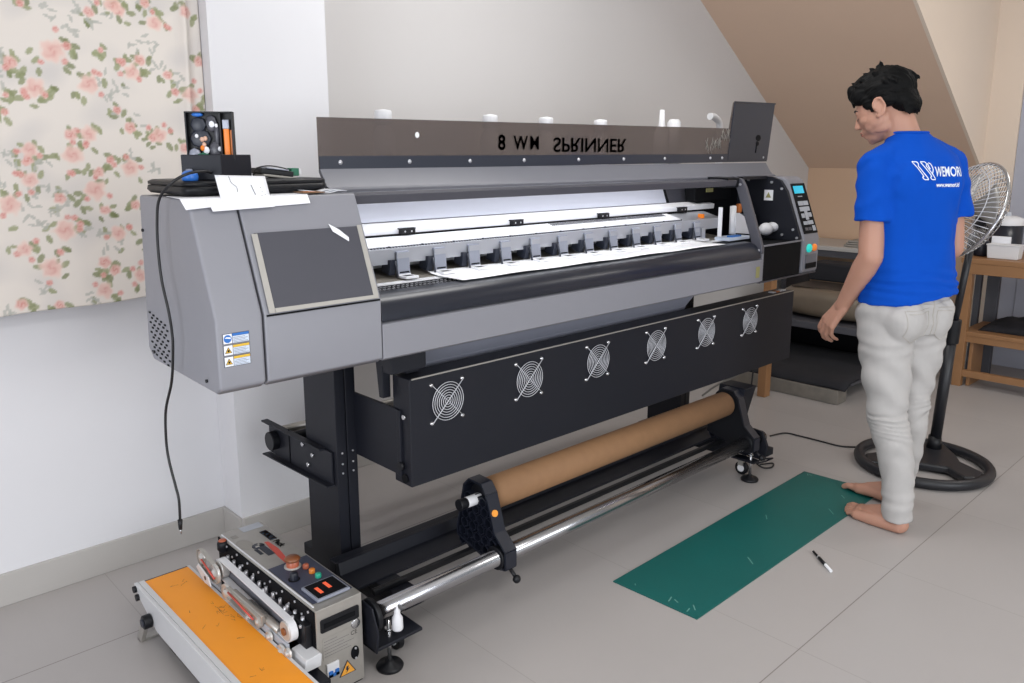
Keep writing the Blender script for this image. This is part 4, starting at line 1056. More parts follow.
text_mb('CE', .017, lambda u_, v_, d: Vector((1.0 + u_, yf - .0007 - abs(d) * .3, .153 + v_))).build('ce_mark', 'text_dark', bd)
s1 = MB().lathe([(0, .004), (.010, .004), (.012, .002), (.012, 0)], (0, 0, 0), n=20, mtx=Matrix.Translation((1.001, yf, .094)) @ Matrix.Rotation(PI / 2, 4, 'X') @ Matrix.Diagonal((1, 1.6, 1, 1))).build('power_inlet', 'black_matte', bd)
for z in (.080, .108): MB().cyl((1.001, yf - .003, z), (1.001, yf - .006, z), .003, n=8).build('inlet_screw', 'screw', s1)
bk = FR(.915, .950, .060, .098, 0, .006).build('breaker', 'white_plastic', bd, bevel=.001)
bl = MB(); bl.box(.918, .947, yf - .010, yf - .005, .062, .070); bl.box(.918, .929, yf - .010, yf - .005, .062, .078); bl.box(.937, .947, yf - .010, yf - .005, .062, .078); bl.build('breaker_levers', 'label_blue', bk)
wl = MB().prism([(.952, .042), (1.002, .042), (.977, .083)], 'y', yf - .0008, yf).build('hazard_sticker', 'text_dark', bd)
MB().prism([(.956, .044), (.998, .044), (.977, .079)], 'y', yf - .0013, yf - .0008).build('hazard_field', 'label_orange', wl)
MB().prism([(.973, .066), (.980, .066), (.977, .059), (.982, .059), (.972, .047), (.975, .056), (.971, .056)], 'y', yf - .0017, yf - .0013).build('bolt_mark', 'text_dark', wl)
# conveyor (tilted a little) left of the housing
cv = MB(); cv.box(.683, .832, 1.30, 2.335, .110, .1375)
cv = cv.build('conveyor_bed', 'black_metal', BS)
bt = MB().box(.700, .828, 1.305, 2.325, .1375, .1405).build('orange_belt', 'belt_orange', cv, bevel=.001)
b = MB(); rg = random.Random(8)
for k in range(26):
    x = rg.uniform(.715, .815); y = rg.uniform(1.65, 2.28)
    if rg.random() < .5: y = rg.gauss(2.0, .03); x = rg.gauss(.80, .012)
    b.tube(catmull([(min(.825, x), y, .1407), (min(.825, x + rg.gauss(0, .006)), y + rg.gauss(0, .008), .1407), (min(.825, x + rg.gauss(0, .008)), y + rg.gauss(0, .01), .1407)], 3), .0004, n=4)
b.build('belt_scribbles', 'wood_dark', bt)
wpn = MB().prism([(1.28, .045), (2.17, .060), (2.30, .110), (2.335, .142), (1.28, .142)], 'x', .672, .684).build('conveyor_side', 'white_enamel', cv, bevel=.002)
MB().box(.684, .700, 1.28, 2.33, .139, .1425).build('side_lip', 'white_enamel', cv)
MB().box(.828, .836, 1.28, 2.33, .10, .141).build('inner_lip', 'white_enamel', cv)
for y, z in ((2.318, .130), (2.300, .112)): MB().cyl((.664, y, z), (.673, y, z), .010, n=16).build('roller_bolt', 'black_plastic', cv)
k = MB().cyl((.648, 2.205, .082), (.671, 2.205, .082), .020, n=28).build('tension_knob', 'black_plastic', cv, bevel=.003)
MB().cyl((.644, 2.205, .082), (.649, 2.205, .082), .012, n=20).build('knob_cap', 'text_dark', k)
ft = MB(); ft.prism([(2.225, .085), (2.19, .085), (2.245, 0), (2.275, 0)], 'x', .650, .662); ft.box(.650, .80, 2.246, 2.273, 0, .006); ft.build('conveyor_foot', 'steel_brushed', cv, bevel=.001)
MB().box(.70, .80, 2.12, 2.16, .0, .09).build('support_leg', 'black_plastic', cv)
MB().box(.68, .83, 1.32, 1.40, .0, .11).build('support_leg', 'black_plastic', cv)
MB().box(.836, .892, 1.60, 2.20, .05, .10).build('link_frame', 'black_metal', BS)
# sealing head: pulleys and bands between conveyor and housing
hd = MB(); hd.box(.868, .889, 1.72, 2.18, .165, .195); hd = hd.build('head_rail', 'printer_grey_dark', BS, bevel=.003)
wb_r = .030
def band(name, m, x0, x1, ya, yb, za, zb, r_, th):
    b = MB(); d = Vector((0, yb - ya, zb - za)).normalized(); n_ = Vector((0, -d.z, d.y)); outer = []; 
    for c, s_ in ((Vector((0, ya, za)), -1), (Vector((0, yb, zb)), 1)):
        for k in range(13):
            a = PI / 2 - PI * k / 12
            outer.append(c + d * (s_ * math.cos(a)) * 1 + (n_ * math.sin(a) * (1 if s_ > 0 else -1)) if False else c + (d * math.cos(a) * s_ + n_ * math.sin(a) * s_))
    pts_o = []; pts_i = []
    cs2 = ((Vector((0, ya, za)), -1), (Vector((0, yb, zb)), 1))
    for c, s_ in cs2:
        for k in range(13):
            a = PI / 2 - PI * k / 12
            dirv = d * math.cos(a) * s_ + n_ * math.sin(a) * s_
            pts_o.append(c + dirv * r_); pts_i.append(c + dirv * (r_ - th))
    n = len(pts_o)
    R = [[b.bm.verts.new(p + Vector((x, 0, 0))) for p in P_] for x, P_ in ((x0, pts_o), (x1, pts_o), (x1, pts_i), (x0, pts_i))]
    for q in range(4):
        for k in range(n): b.bm.faces.new((R[q][k], R[q][(k + 1) % n], R[(q + 1) % 4][(k + 1) % n], R[(q + 1) % 4][k]))
    return b.build(name, m, BS)
band('white_band', 'white_plastic', .846, .866, 1.735, 2.125, .190, .205, .030, .003)
for y, z in ((1.735, .190), (2.125, .205)):
    p_ = MB().cyl((.843, y, z), (.866, y, z), .0265, n=28).build('band_pulley', 'pulley_steel', BS, bevel=.003); MB().cyl((.838, y, z), (.844, y, z), .010, n=16).build('pulley_axle', 'brown_knob', p_)
band('tan_band', 'tape', .826, .838, 2.125, 2.215, .196, .212, .0275, .002)
band('tan_band', 'tape', .826, .838, 1.86, 2.04, .165, .172, .017, .002)
for y, z, r_ in ((2.125, .196, .0290), (2.215, .212, .020), (2.200, .170, .019), (2.055, .165, .0270), (1.86, .165, .0145), (1.80, .150, .014), (1.92, .150, .012), (1.735, .135, .021), (1.70, .150, .014)):
    p_ = MB().lathe([(0, .012), (r_ * .4, .012), (r_ * .5, .006), (r_ * .85, .005), (r_, .008), (r_, 0)], (.836, y, z), n=28, mtx=Matrix.Rotation(-PI / 2, 4, 'Y')).build('pulley_wheel', 'pulley_steel', BS)
cvp = MB().prism([(2.115, .165), (2.13, .190), (2.20, .206), (2.215, .19), (2.16, .16)], 'x', .812, .817).build('white_guard', 'white_enamel', BS, bevel=.003)
MB().cyl((.811, 2.15, .180), (.812, 2.15, .180), .006, n=16).build('guard_badge', 'text_dark', cvp)
rr = MB(); rr.tube([(.822, 2.11, .190), (.822, 2.195, .217)], .003, n=8); rr.tube([(.822, 1.87, .172), (.822, 2.02, .186)], .003, n=8); rr.build('red_guide', 'red_mark', BS)
MB().box(.832, .845, 1.84, 2.02, .165, .190).build('heater_block', 'steel_brushed', BS, bevel=.003)
MB().box(.840, .848, 1.72, 2.08, .14, .16).build('lower_guide', 'button_grey', BS, bevel=.002)
MB().cyl((.855, 1.78, .165), (.855, 1.96, .165), .012, n=16).build('cooling_bar', 'steel_brushed', BS)
MB().prism([(.842, .118), (.890, .118), (.894, .150), (.888, .154), (.850, .150)], 'y', 1.640, 1.715).build('outlet_chute', 'white_enamel', BS, bevel=.002)
MB().box(.838, .846, 1.72, 2.20, .138, .143).build('bag_rail', 'steel', BS)
MB().lathe([(.0, .034), (.013, .033), (.016, .026), (.016, .008), (.010, 0)], (.884, 2.185, .225), n=24).build('pressure_knob', 'black_plastic', BS)
MB().lathe([(0, .004), (.010, .003), (.012, 0)], (.884, 2.185, .259), n=20).build('knob_top', 'mushroom_red', BS)
b = MB(); rg = random.Random(4)
for k in range(12): y = 1.70 + k * .04; b.cyl((.870, y, .205), (.870, y, .212 + .008 * (k % 3)), .004, n=8); b.cyl((.885, y + .015, .20), (.885, y + .015, .222), .0055, n=6)
b.build('head_fasteners', 'screw', BS)['kind'] = 'stuff'
MB().box(.872, .890, 1.78, 2.06, .195, .205).build('fan_duct', 'screen_grey', BS, bevel=.002)
b = MB(); b.box(.872, .892, 1.68, 1.76, .15, .215); b.build('gear_box', 'black_plastic', BS, bevel=.003)
# ------------------------------------------------------------------ the standing man
PC = Vector((3.06, 1.12, 0)); pv = Vector((PC.x, PC.y, 0)).normalized(); prr = Vector((pv.y, -pv.x, 0))
def W(s_, t, z): return PC + prr * s_ + pv * t + Vector((0, 0, z))
PM = Matrix(((prr.x, pv.x, 0, PC.x), (prr.y, pv.y, 0, PC.y), (0, 0, 1, 0), (0, 0, 0, 1)))
PHI = math.radians(36)
def dirs(phi): return Vector((-math.sin(phi), math.cos(phi), 0)), Vector((math.cos(phi), math.sin(phi), 0))
BF, BR = dirs(PHI)

def realize(mb, voxel, smooth_it=4, factor=.5):
    me = bpy.data.meshes.new('tmp'); bmesh.ops.recalc_face_normals(mb.bm, faces=mb.bm.faces); mb.bm.to_mesh(me); mb.bm.free()
    ob = bpy.data.objects.new('tmp', me); COL.objects.link(ob)
    r = ob.modifiers.new('r', 'REMESH'); r.mode = 'VOXEL'; r.voxel_size = voxel; r.adaptivity = 0
    if smooth_it:
        s_ = ob.modifiers.new('s', 'SMOOTH'); s_.factor = factor; s_.iterations = smooth_it
    dg = bpy.context.evaluated_depsgraph_get(); out = bpy.data.meshes.new_from_object(ob.evaluated_get(dg))
    bpy.data.objects.remove(ob); bpy.data.meshes.remove(me)
    return out
def displace(me, fn):
    me.update()
    ns = [v.normal.copy() for v in me.vertices]
    for v, n in zip(me.vertices, ns): v.co = v.co + n * fn(v.co, n)
    me.update()
def finish(me, name, m, parent, xf=PM, keep_mats=None):
    mb = MB(); mb.bm.from_mesh(me); bpy.data.meshes.remove(me)
    for v in mb.bm.verts: v.co = xf @ v.co
    o = mb.build(name, m, parent, smooth=True)
    return o
def ering(c, a, b, phi, n=36, tilt=0.0, p=2.2, squash=0.0):
    F, R = dirs(phi); out = []
    for k in range(n):
        t = 2 * PI * k / n; ca, sa = math.cos(t), math.sin(t)
        x = math.copysign(abs(ca) ** (2 / p), ca) * a; y = math.copysign(abs(sa) ** (2 / p), sa) * b
        q = Vector(c) + R * x + F * y; q.z += tilt * x
        out.append(q)
    return out

MAN = empty('person', tuple(PC)); tag(MAN, 'man in blue printed t-shirt and pale jeans standing barefoot, looking down at the printer', 'person')

# joints in (s, t, z)
shL = Vector((-.136, -.100, 1.350)); elL = Vector((-.122, -.130, 1.022)); wrL = Vector((-.208, -.040, .822))
shR = Vector((.112, .105, 1.350)); elR = Vector((.142, .125, 1.040)); wrR = Vector((.060, .290, .930))
hipL = Vector((-.056, -.045, .84)); knL = Vector((-.024, -.075, .44)); anL = Vector((.052, -.118, .085))
hipR = Vector((.062, .060, .84)); knR = Vector((.052, .080, .45)); anR = Vector((.045, .125, .085))
def leg_pts(h, k, a):
    return [h, h.lerp(k, .3), h.lerp(k, .62), k + Vector((0, 0, .035)), k + Vector((.004, -.002, -.04)), k.lerp(a, .35) + Vector((.010, -.006, 0)), k.lerp(a, .62) + Vector((.006, -.004, 0)), a]

# ---- body (skin)
B = MB()
# torso core (hidden under the shirt)
rr_ = [ering((0, 0, .84), .14, .095, PHI), ering((0, 0, .95), .135, .085, PHI), ering((0, 0, 1.08), .13, .085, PHI), ering((-.005, 0, 1.22), .15, .095, PHI), ering((-.008, 0, 1.33), .125, .08, PHI), ering((-.020, 0, 1.39), .075, .055, PHI), ering((-.035, 0, 1.43), .06, .055, PHI)]
B.loft(rr_)
hphi = math.radians(74); hpit = math.radians(21); hroll = math.radians(2)
HF, HR = dirs(hphi)
hf = HF * math.cos(hpit) + Vector((0, 0, -math.sin(hpit))); hu = HF * math.sin(hpit) + Vector((0, 0, math.cos(hpit)))
HC = Vector((-.128, .010, 1.552)); HS = 1.04
HM = Matrix.Translation(HC) @ Matrix(((HR.x, hf.x, hu.x, 0), (HR.y, hf.y, hu.y, 0), (HR.z, hf.z, hu.z, 0), (0, 0, 0, 1))) @ Matrix.Diagonal((HS, HS, HS, 1))
def hp_(x, y, z): return HM @ Vector((x, y, z))
def hell(mb, c, r, seg=20, rings=14, rot=None):
    r = (r, r, r) if isinstance(r, (int, float)) else r
    T = HM @ Matrix.Translation(Vector(c)) @ (rot if rot is not None else Matrix.Identity(4)) @ Matrix.Diagonal((r[0], r[1], r[2], 1))
    mb.sphere(T, seg, rings)
hell(B, (0, -.012, .034), (.076, .094, .080), 32, 20)
hell(B, (0, .028, -.010), (.066, .066, .078), 28, 18)
hell(B, (0, .028, -.062), (.054, .052, .044), 28, 16)
hell(B, (0, .048, -.088), (.036, .034, .024))
hell(B, (0, .066, -.098), (.020, .016, .015))
hell(B, (0, .058, -.055), (.037, .030, .034))
for sx in (1, -1): hell(B, (sx * .034, .036, -.050), (.030, .034, .036)); hell(B, (sx * .052, .018, -.040), (.020, .036, .034))
for sx in (1, -1):
    hell(B, (sx * .042, .052, -.030), (.022, .024, .020))
    hell(B, (sx * .050, .010, -.068), (.012, .030, .022))
    hell(B, (sx * .026, .076, .006), (.019, .013, .008))      # brow ridge / upper lid
    hell(B, (sx * .028, .075, -.014), (.013, .012, .008))     # eyelid bulge
    hell(B, (sx * .0095, .096, -.041), (.0075, .009, .007))
    # ear
    er = Matrix.Rotation(math.radians(-14), 4, 'X') @ Matrix.Rotation(math.radians(sx * -16), 4, 'Z')
    hell(B, (sx * .0765, -.008, -.010), (.0065, .018, .030), rot=er)
    pts_ = []
    for k in range(15):
        a = math.radians(-120 + 300 * k / 14)
        pts_.append(hp_(sx * (.081 + .004 * math.sin(a * .5)), -.010 + .0185 * math.cos(a + PI) * (1 if math.sin(a) > -.3 else .72), -.008 + .030 * math.sin(a)))
    B.tube(pts_, .0045, n=8)
    hell(B, (sx * .079, .002, -.036), (.005, .008, .009))
    hell(B, (sx * .079, .008, -.010), (.005, .005, .008))
B.cone_chain([hp_(0, .080, .004), hp_(0, .094, -.016), hp_(0, .104, -.036)], [.0085 * HS, .0092 * HS, .0100 * HS])
hell(B, (0, .089, -.061), (.019, .009, .0052)); hell(B, (0, .087, -.072), (.017, .010, .0058)); hell(B, (0, .080, -.083), (.016, .010, .006))
# neck
B.cone_chain([Vector((-.030, .0, 1.36)), Vector((-.052, .004, 1.43)), hp_(0, -.030, -.060), hp_(0, -.025, -.02)], [.078, .060, .056, .055], n=24)
B.cone_chain([shL.lerp(Vector((-.05, 0, 1.43)), .15), Vector((-.06, -.01, 1.42))], [.030, .040]); B.cone_chain([shR.lerp(Vector((-.03, 0, 1.43)), .15), Vector((-.04, .01, 1.41))], [.030, .040])
# arms
B.cone_chain([shL, shL.lerp(elL, .45), elL.lerp(shL, .12), elL, elL.lerp(wrL, .25), elL.lerp(wrL, .65), wrL], [.036, .042, .043, .0425, .0435, .034, .027], n=20)
B.cone_chain([shR, shR.lerp(elR, .45), elR.lerp(shR, .12), elR, elR.lerp(wrR, .25), elR.lerp(wrR, .65), wrR], [.036, .040, .040, .0385, .0395, .031, .025], n=20)
def hand(wr, d0, idx2pinky, palm, curl=1.0, mirror=1):
    """d0: direction wrist->knuckles, idx2pinky: across, palm: palm-side normal"""
    d0 = d0.normalized(); A = idx2pinky.normalized(); A = (A - d0 * A.dot(d0)).normalized(); N_ = palm.normalized(); N_ = (N_ - d0 * N_.dot(d0) - A * N_.dot(A)).normalized()
    tips = []
    K = []
    for i, (off, ln) in enumerate(((-.032, .092), (-.011, .098), (.011, .094), (.030, .086))):
        k = wr + d0 * ln + A * off * 1.02; K.append(k)
        B.cone_chain([wr + A * off * .55, wr.lerp(k, .5) + A * off * .15, k], [.0175, .0150, .0115], n=12)
    B.cone_chain([K[0] * .9 + wr * .1, K[3] * .9 + wr * .1], [.0125, .0115], n=12)
    for i, (k, L3, r0, b0) in enumerate(zip(K, ((.044, .027, .021), (.048, .031, .022), (.045, .029, .021), (.036, .023, .019)), (.0096, .0098, .0094, .0084), (10, 16, 20, 26))):
        p = k.copy(); ang = math.radians(b0) * curl; pts_ = [p.copy()]
        spread = A * (i - 1.5) * .035
        for j, L_ in enumerate(L3):
            d = (d0 * math.cos(ang) + N_ * math.sin(ang) + spread * (1 if j == 0 else 0)).normalized(); p = p + d * L_; pts_.append(p.copy()); ang += math.radians((26, 20, 10)[j]) * curl
        B.cone_chain(pts_, [r0 * 1.08, r0, r0 * .92, r0 * .76], n=10); tips.append((pts_[-1], d, N_))
    # thumb leaves the index side near the wrist
    t0 = wr + d0 * .022 - A * .020 + N_ * .008; t1 = t0 + (d0 * .78 - A * .50 + N_ * .30).normalized() * .040; t2 = t1 + (d0 * .92 - A * .22 + N_ * .22).normalized() * .032; t3 = t2 + (d0 * .97 + A * .02 + N_ * .22).normalized() * .025
    B.cone_chain([t0, t1, t2, t3], [.0165, .0125, .0105, .0085], n=12)
    return tips
tipsL = hand(wrL, Vector((-.050, .020, -.080)), Vector((.66, -.70, .06)), Vector((.75, .62, 0)), 1.15)
hand(wrR, Vector((-.06, .05, -.06)), Vector((.3, -.8, -.3)), Vector((-.7, -.3, -.6)), 1.6)
# legs (slim, inside the jeans) and feet
for h, k, a in ((hipL, knL, anL), (hipR, knR, anR)):
    B.cone_chain(leg_pts(h, k, a), [.078, .072, .060, .048, .046, .050, .040, .032], n=18)
def foot(heel, toe, z0=0.0, inner=1):
    """heel, toe (s,t); inner = +1 when the big toe is to the right of the toe direction"""
    h = Vector((heel[0], heel[1], 0)); d = (Vector((toe[0], toe[1], 0)) - h); Lf = d.length; d.normalize(); sd = Vector((d.y, -d.x, 0)) * inner
    P = lambda f, s_, z: h + d * (Lf * f) + sd * s_ + Vector((0, 0, z + z0))
    B.cone_chain([P(.11, 0, .030), P(.13, .0, .055), P(.24, .0, .085)], [.030, .030, .033], n=18)
    B.cone_chain([P(.20, 0, .075), P(.40, .006, .050), P(.60, .010, .034), P(.72, .014, .022)], [.032, .029, .024, .018], n=18)
    B.cone_chain([P(.12, -.006, .024), P(.45, -.022, .020), P(.70, -.032, .018)], [.027, .024, .019], n=16)
    B.cone_chain([P(.25, .012, .03), P(.50, .018, .030), P(.73, .026, .022)], [.026, .024, .021], n=16)
    B.cone_chain([P(.70, -.030, .018), P(.74, .0, .020), P(.75, .024, .022)], [.018, .018, .020], n=14)
    for (s_, f1, r_) in ((.030, 1.0, .0125), (.009, .985, .0085), (-.007, .955, .0080), (-.021, .915, .0076), (-.034, .865, .0074)):
        B.cone_chain([P(.72, s_ * .95, .020), P(f1 - .10, s_ * 1.05, .021), P(f1 - .035, s_ * 1.06, .0105)], [r_ * 1.15, r_, r_ * .95], n=10)
foot((.085, -.150), (-.150, -.020), 0, 1)
foot((.078, .085), (-.150, .222), .004, -1)
me = realize(B, .0042, 3, .5)
for v in me.vertices:
    if v.co.z < .002: v.co.z = .002
body = finish(me, 'body', 'skin', MAN)
hb = MB()
# fingernails and toenails
for p, d, n_ in tipsL:
    c = p - n_ * .0062 + d * .001; sd = d.cross(n_).normalized()
    A_ = [hb.bm.verts.new(PM @ q_) for q_ in (c - sd * .004 - d * .005, c + sd * .004 - d * .005, c + sd * .0036 + d * .005, c - sd * .0036 + d * .005)]
    hb.bm.faces.new(A_)
o = hb.build('fingernails', 'nail', body); s_ = o.modifiers.new('t', 'SOLIDIFY'); s_.thickness = .001; s_.offset = 0
# face details
def hmesh(name, m, fn):
    b = MB(); fn(b)
    for v in b.bm.verts: v.co = PM @ v.co
    return b.build(name, m, body, smooth=True)
for sx in (1, -1):
    hmesh('eyebrow', 'brow', lambda b: b.tube([hp_(sx * .010, .0905, .010), hp_(sx * .024, .0895, .0165), hp_(sx * .036, .0830, .0165), hp_(sx * .046, .0720, .010)], [.0018, .0030, .0026, .0012], n=6))
    hmesh('eyelashes', 'brow', lambda b: b.tube([hp_(sx * .015, .0865, -.0155), hp_(sx * .024, .0885, -.0190), hp_(sx * .033, .0860, -.0185), hp_(sx * .043, .0775, -.0140)], [.0008, .0014, .0014, .0010], n=6))
hmesh('lips', 'lips', lambda b: (hell(b, (0, .0925, -.0615), (.0175, .0066, .0040)), hell(b, (0, .0915, -.0710), (.0150, .0066, .0046))))
hmesh('mouth_line', 'brow', lambda b: b.tube([hp_(-.021, .0880, -.0670), hp_(-.010, .0965, -.0660), hp_(0, .0985, -.0665), hp_(.010, .0965, -.0660), hp_(.021, .0880, -.0670)], .0008, n=5))
hmesh('ear_hollow', 'lips', lambda b: [hell(b, (sx * .0805, -.006, -.010), (.0022, .0065, .011)) for sx in (1, -1)])
# hair
Hm = MB()
hell(Hm, (0, -.020, .046), (.0835, .100, .084), 32, 20)
hell(Hm, (0, .010, .078), (.066, .078, .052), 28, 16)
hell(Hm, (0, -.066, .002), (.070, .048, .062), 28, 16)
hell(Hm, (0, -.086, -.024), (.054, .030, .036), 24, 14)
for sx in (1, -1):
    hell(Hm, (sx * .052, .044, .056), (.026, .038, .034))
    hell(Hm, (sx * .066, .026, .026), (.013, .022, .030))
    hell(Hm, (sx * .0715, .018, .002), (.0055, .0085, .020))
    hell(Hm, (sx * .066, -.038, .012), (.018, .030, .030))
for x in (-.045, -.03, -.015, 0, .015, .03, .045):
    Hm.cone_chain([hp_(x, .070, .085), hp_(x * 1.05, .090 - abs(x) * .25, .060), hp_(x * 1.1 + .004, .0965 - abs(x) * .45, .036 + abs(x) * .1)], [.017, .011, .003], n=10)
rg = random.Random(21)
for k in range(60):
    a = rg.uniform(0, 2 * PI); e = rg.uniform(.25, 1.45)
    d = Vector((math.cos(a) * math.cos(e), math.sin(a) * math.cos(e), math.sin(e)))
    p = Vector((d.x * .079, -.020 + d.y * .095, .044 + d.z * .080)); f = Vector((rg.gauss(0, .5), .55 + rg.gauss(0, .4), rg.gauss(0, .4))) + d * .35
    if p.y < -.04: f = Vector((rg.gauss(0, .4), -.25, -.9)) + d * .35
    f.normalize(); L_ = rg.uniform(.018, .034)
    Hm.cone_chain([hp_(*p), hp_(*(p + f * L_ * .6 + d * .005)), hp_(*(p + f * L_ + d * .004))], [.009, .006, .0015], n=8)
for k in range(16):
    x = rg.uniform(-.058, .058); Hm.cone_chain([hp_(x, -.092 + abs(x) * .5, .005), hp_(x * 1.02, -.112 + abs(x) * .62, -.028), hp_(x, -.108 + abs(x) * .6, rg.uniform(-.068, -.050))], [.012, .009, .002], n=8)
me = realize(Hm, .0034, 1, .4)
inv_h = HM.inverted()
def hd_(co, n):
    q = inv_h @ co
    a = math.atan2(q.x, q.z + .05); return .0030 * noise.noise(Vector((a * 14, q.y * 16, q.z * 16))) + .0022 * noise.noise(Vector((a * 34, q.y * 22, 4)))
displace(me, hd_)
finish(me, 'hair', 'hair', MAN)

# ---- t-shirt
S_ = MB()
S_.loft([ering((.004, -.006, .868), .174, .138, PHI, tilt=.14), ering((.003, -.005, .90), .172, .134, PHI, tilt=.12), ering((.002, 0, .97), .162, .120, PHI, tilt=.03), ering((-.002, 0, 1.07), .158, .108, PHI), ering((-.006, -.002, 1.18), .168, .114, PHI), ering((-.008, -.002, 1.27), .178, .118, PHI),
         ering((-.008, 0, 1.33), .172, .108, PHI), ering((-.012, 0, 1.375), .150, .092, PHI), ering((-.022, 0, 1.415), .110, .074, PHI), ering((-.036, .0, 1.448), .073, .064, PHI), ering((-.040, 0, 1.458), .066, .060, PHI)])
for sgn in (-1, 1):   # shoulder blades
    c = BR * (sgn * .080) - BF * .070 + Vector((-.008, 0, 1.275)); S_.ell(c, (.060, .045, .085), 20, 12, Matrix.Rotation(PHI, 4, 'Z'))
for sh, el, out in ((shL, elL, -1), (shR, elR, 1)):
    e = sh.lerp(el, .62)
    inn = Vector((-.02, 0, 1.405))
    S_.cone_chain([inn.lerp(sh, .35) + Vector((0, 0, .012)), sh + Vector((0, 0, -.004)), sh.lerp(el, .25)], [.050, .055, .059], n=24)
    S_.cyl(sh.lerp(el, .22), e + BR * out * .002, .059, .0635, n=28)
me = realize(S_, .0058, 5, .5)
def sh_fold(co, n):
    lx = (co - Vector((0, 0, 0))).dot(BR); ly = co.dot(BF); z = co.z
    f = 0
    back = max(0, -n.dot(BF))
    f += .0075 * back * math.sin(lx * 38 + 1.5 * noise.noise(Vector((lx * 6, z * 3, 2)))) * max(0, min(1, (1.28 - z) / .15)) * max(0, min(1, (z - .92) / .1))
    f += .0075 * noise.noise(Vector((lx * 9, ly * 9, z * 4.5))) + .004 * noise.noise(Vector((lx * 24, ly * 24, z * 9 + 5)))
    k = max(0, 1 - abs(z - .93) / .075)
    f += .0045 * k * math.sin(z * 175 + lx * 14 + 3 * noise.noise(Vector((lx * 7, z * 9, 8))))
    # sleeve wrinkles
    if abs(lx) > .13 and z > 1.14: f += .0026 * math.sin((z * 70 + ly * 40) + 4 * noise.noise(Vector((lx * 9, z * 9, ly * 9))))
    # diagonal pulls from the armpit
    d = (abs(lx) - .12) * 1.1 + (z - 1.20)
    f += .0045 * back * math.exp(-(d / .03) ** 2)
    return max(-.007, f) * max(0, min(1, (1.452 - z) / .05))
displace(me, sh_fold)
shirt = finish(me, 't_shirt', 'tshirt_blue', MAN)
# neckline rib and sleeve hems
rib = [PM @ (Vector((-.0405, 0, 1.4580)) + dirs(PHI)[1] * (.0665 * math.cos(a)) + dirs(PHI)[0] * (.0600 * math.sin(a)) + Vector((0, 0, -.012 * max(0, math.sin(a))))) for a in [2 * PI * k / 40 for k in range(40)]]
MB().tube(rib, .0048, n=8, closed=True).build('collar', 'tshirt_blue', shirt)
# lettering projected on the back
vs = [v.co.copy() + shirt.matrix_world.translation for v in shirt.data.vertices]
sw_ = Vector(shirt['_w'])
bvh = BVHTree.FromPolygons([v.co + sw_ for v in shirt.data.vertices], [tuple(p.vertices) for p in shirt.data.polygons])
wBF = (PM.to_3x3() @ BF).normalized(); wBR = (PM.to_3x3() @ BR).normalized()
uc = Vector((-.006, 0, 0)) 
def on_back(u_, v, lift=.0016):
    p = PM @ (Vector((-.006, 0, 0))) + wBR * u_; o_ = Vector((p.x, p.y, v)) - wBF * .5
    h = bvh.ray_cast(o_, wBF, 1.0)
    return (h[0] - wBF * lift) if h[0] is not None else o_ + wBF * .38
def back_map(mb):
    return mb
def dens(mb, L_=.006):
    for _ in range(3):
        es = [e for e in mb.bm.edges if e.calc_length() > L_]
        if es: bmesh.ops.subdivide_edges(mb.bm, edges=es, cuts=1)
    bmesh.ops.triangulate(mb.bm, faces=mb.bm.faces)
def print_text(body_, size, uc_, zc, bold=0, spacing=1.0, xs=1.0):
    mb = text_mb(body_, size, lambda u_, v, d: Vector((u_ * xs, v, 0)), depth=0, bold=bold, spacing=spacing)
    dens(mb)
    for v in mb.bm.verts: v.co = on_back(uc_ + v.co.x, zc + v.co.y)
    return mb.build('shirt_print', 'print_white', shirt, smooth=False)
ZL = 1.322
print_text('WEMORI', .046, .049, ZL, bold=.0010, xs=.60)
print_text('www.wemori.id', .020, .046, ZL - .044, bold=.0007, xs=.72)
mb = MB()
def ribbon(pts_, w_):
    P_ = catmull([(x, y, 0) for x, y in pts_], 8)
    L_, R_ = [], []
    for i, p in enumerate(P_):
        d = (P_[min(i + 1, len(P_) - 1)] - P_[max(i - 1, 0)]).normalized(); n_ = Vector((-d.y, d.x, 0)) * w_ / 2
        L_.append(mb.bm.verts.new(on_back((p + n_).x, (p + n_).y))); R_.append(mb.bm.verts.new(on_back((p - n_).x, (p - n_).y)))
    for i in range(len(P_) - 1): mb.bm.faces.new((L_[i], R_[i], R_[i + 1], L_[i + 1]))
def lozenge(x, z):   # slanted stadium outline
    pts_ = []
    for cx, cz, a0 in ((x, z + .026, 0), (x + .030, z - .016, PI)):
        for k in range(6): a = a0 + PI * k / 5 - .6; pts_.append((cx + .0095 * math.cos(a), cz + .0095 * math.sin(a)))
    pts_.append(pts_[0]); ribbon(pts_, .0032)
lozenge(-.072, ZL); lozenge(-.045, ZL)
ribbon([(-.028, ZL + .032), (-.019, ZL + .026), (-.014, ZL + .010), (-.018, ZL - .006)], .0034)
ribbon([(-.032, ZL + .030), (-.028, ZL + .018), (-.024, ZL + .010)], .0042)
mb.build('shirt_logo', 'print_white', shirt, smooth=False)

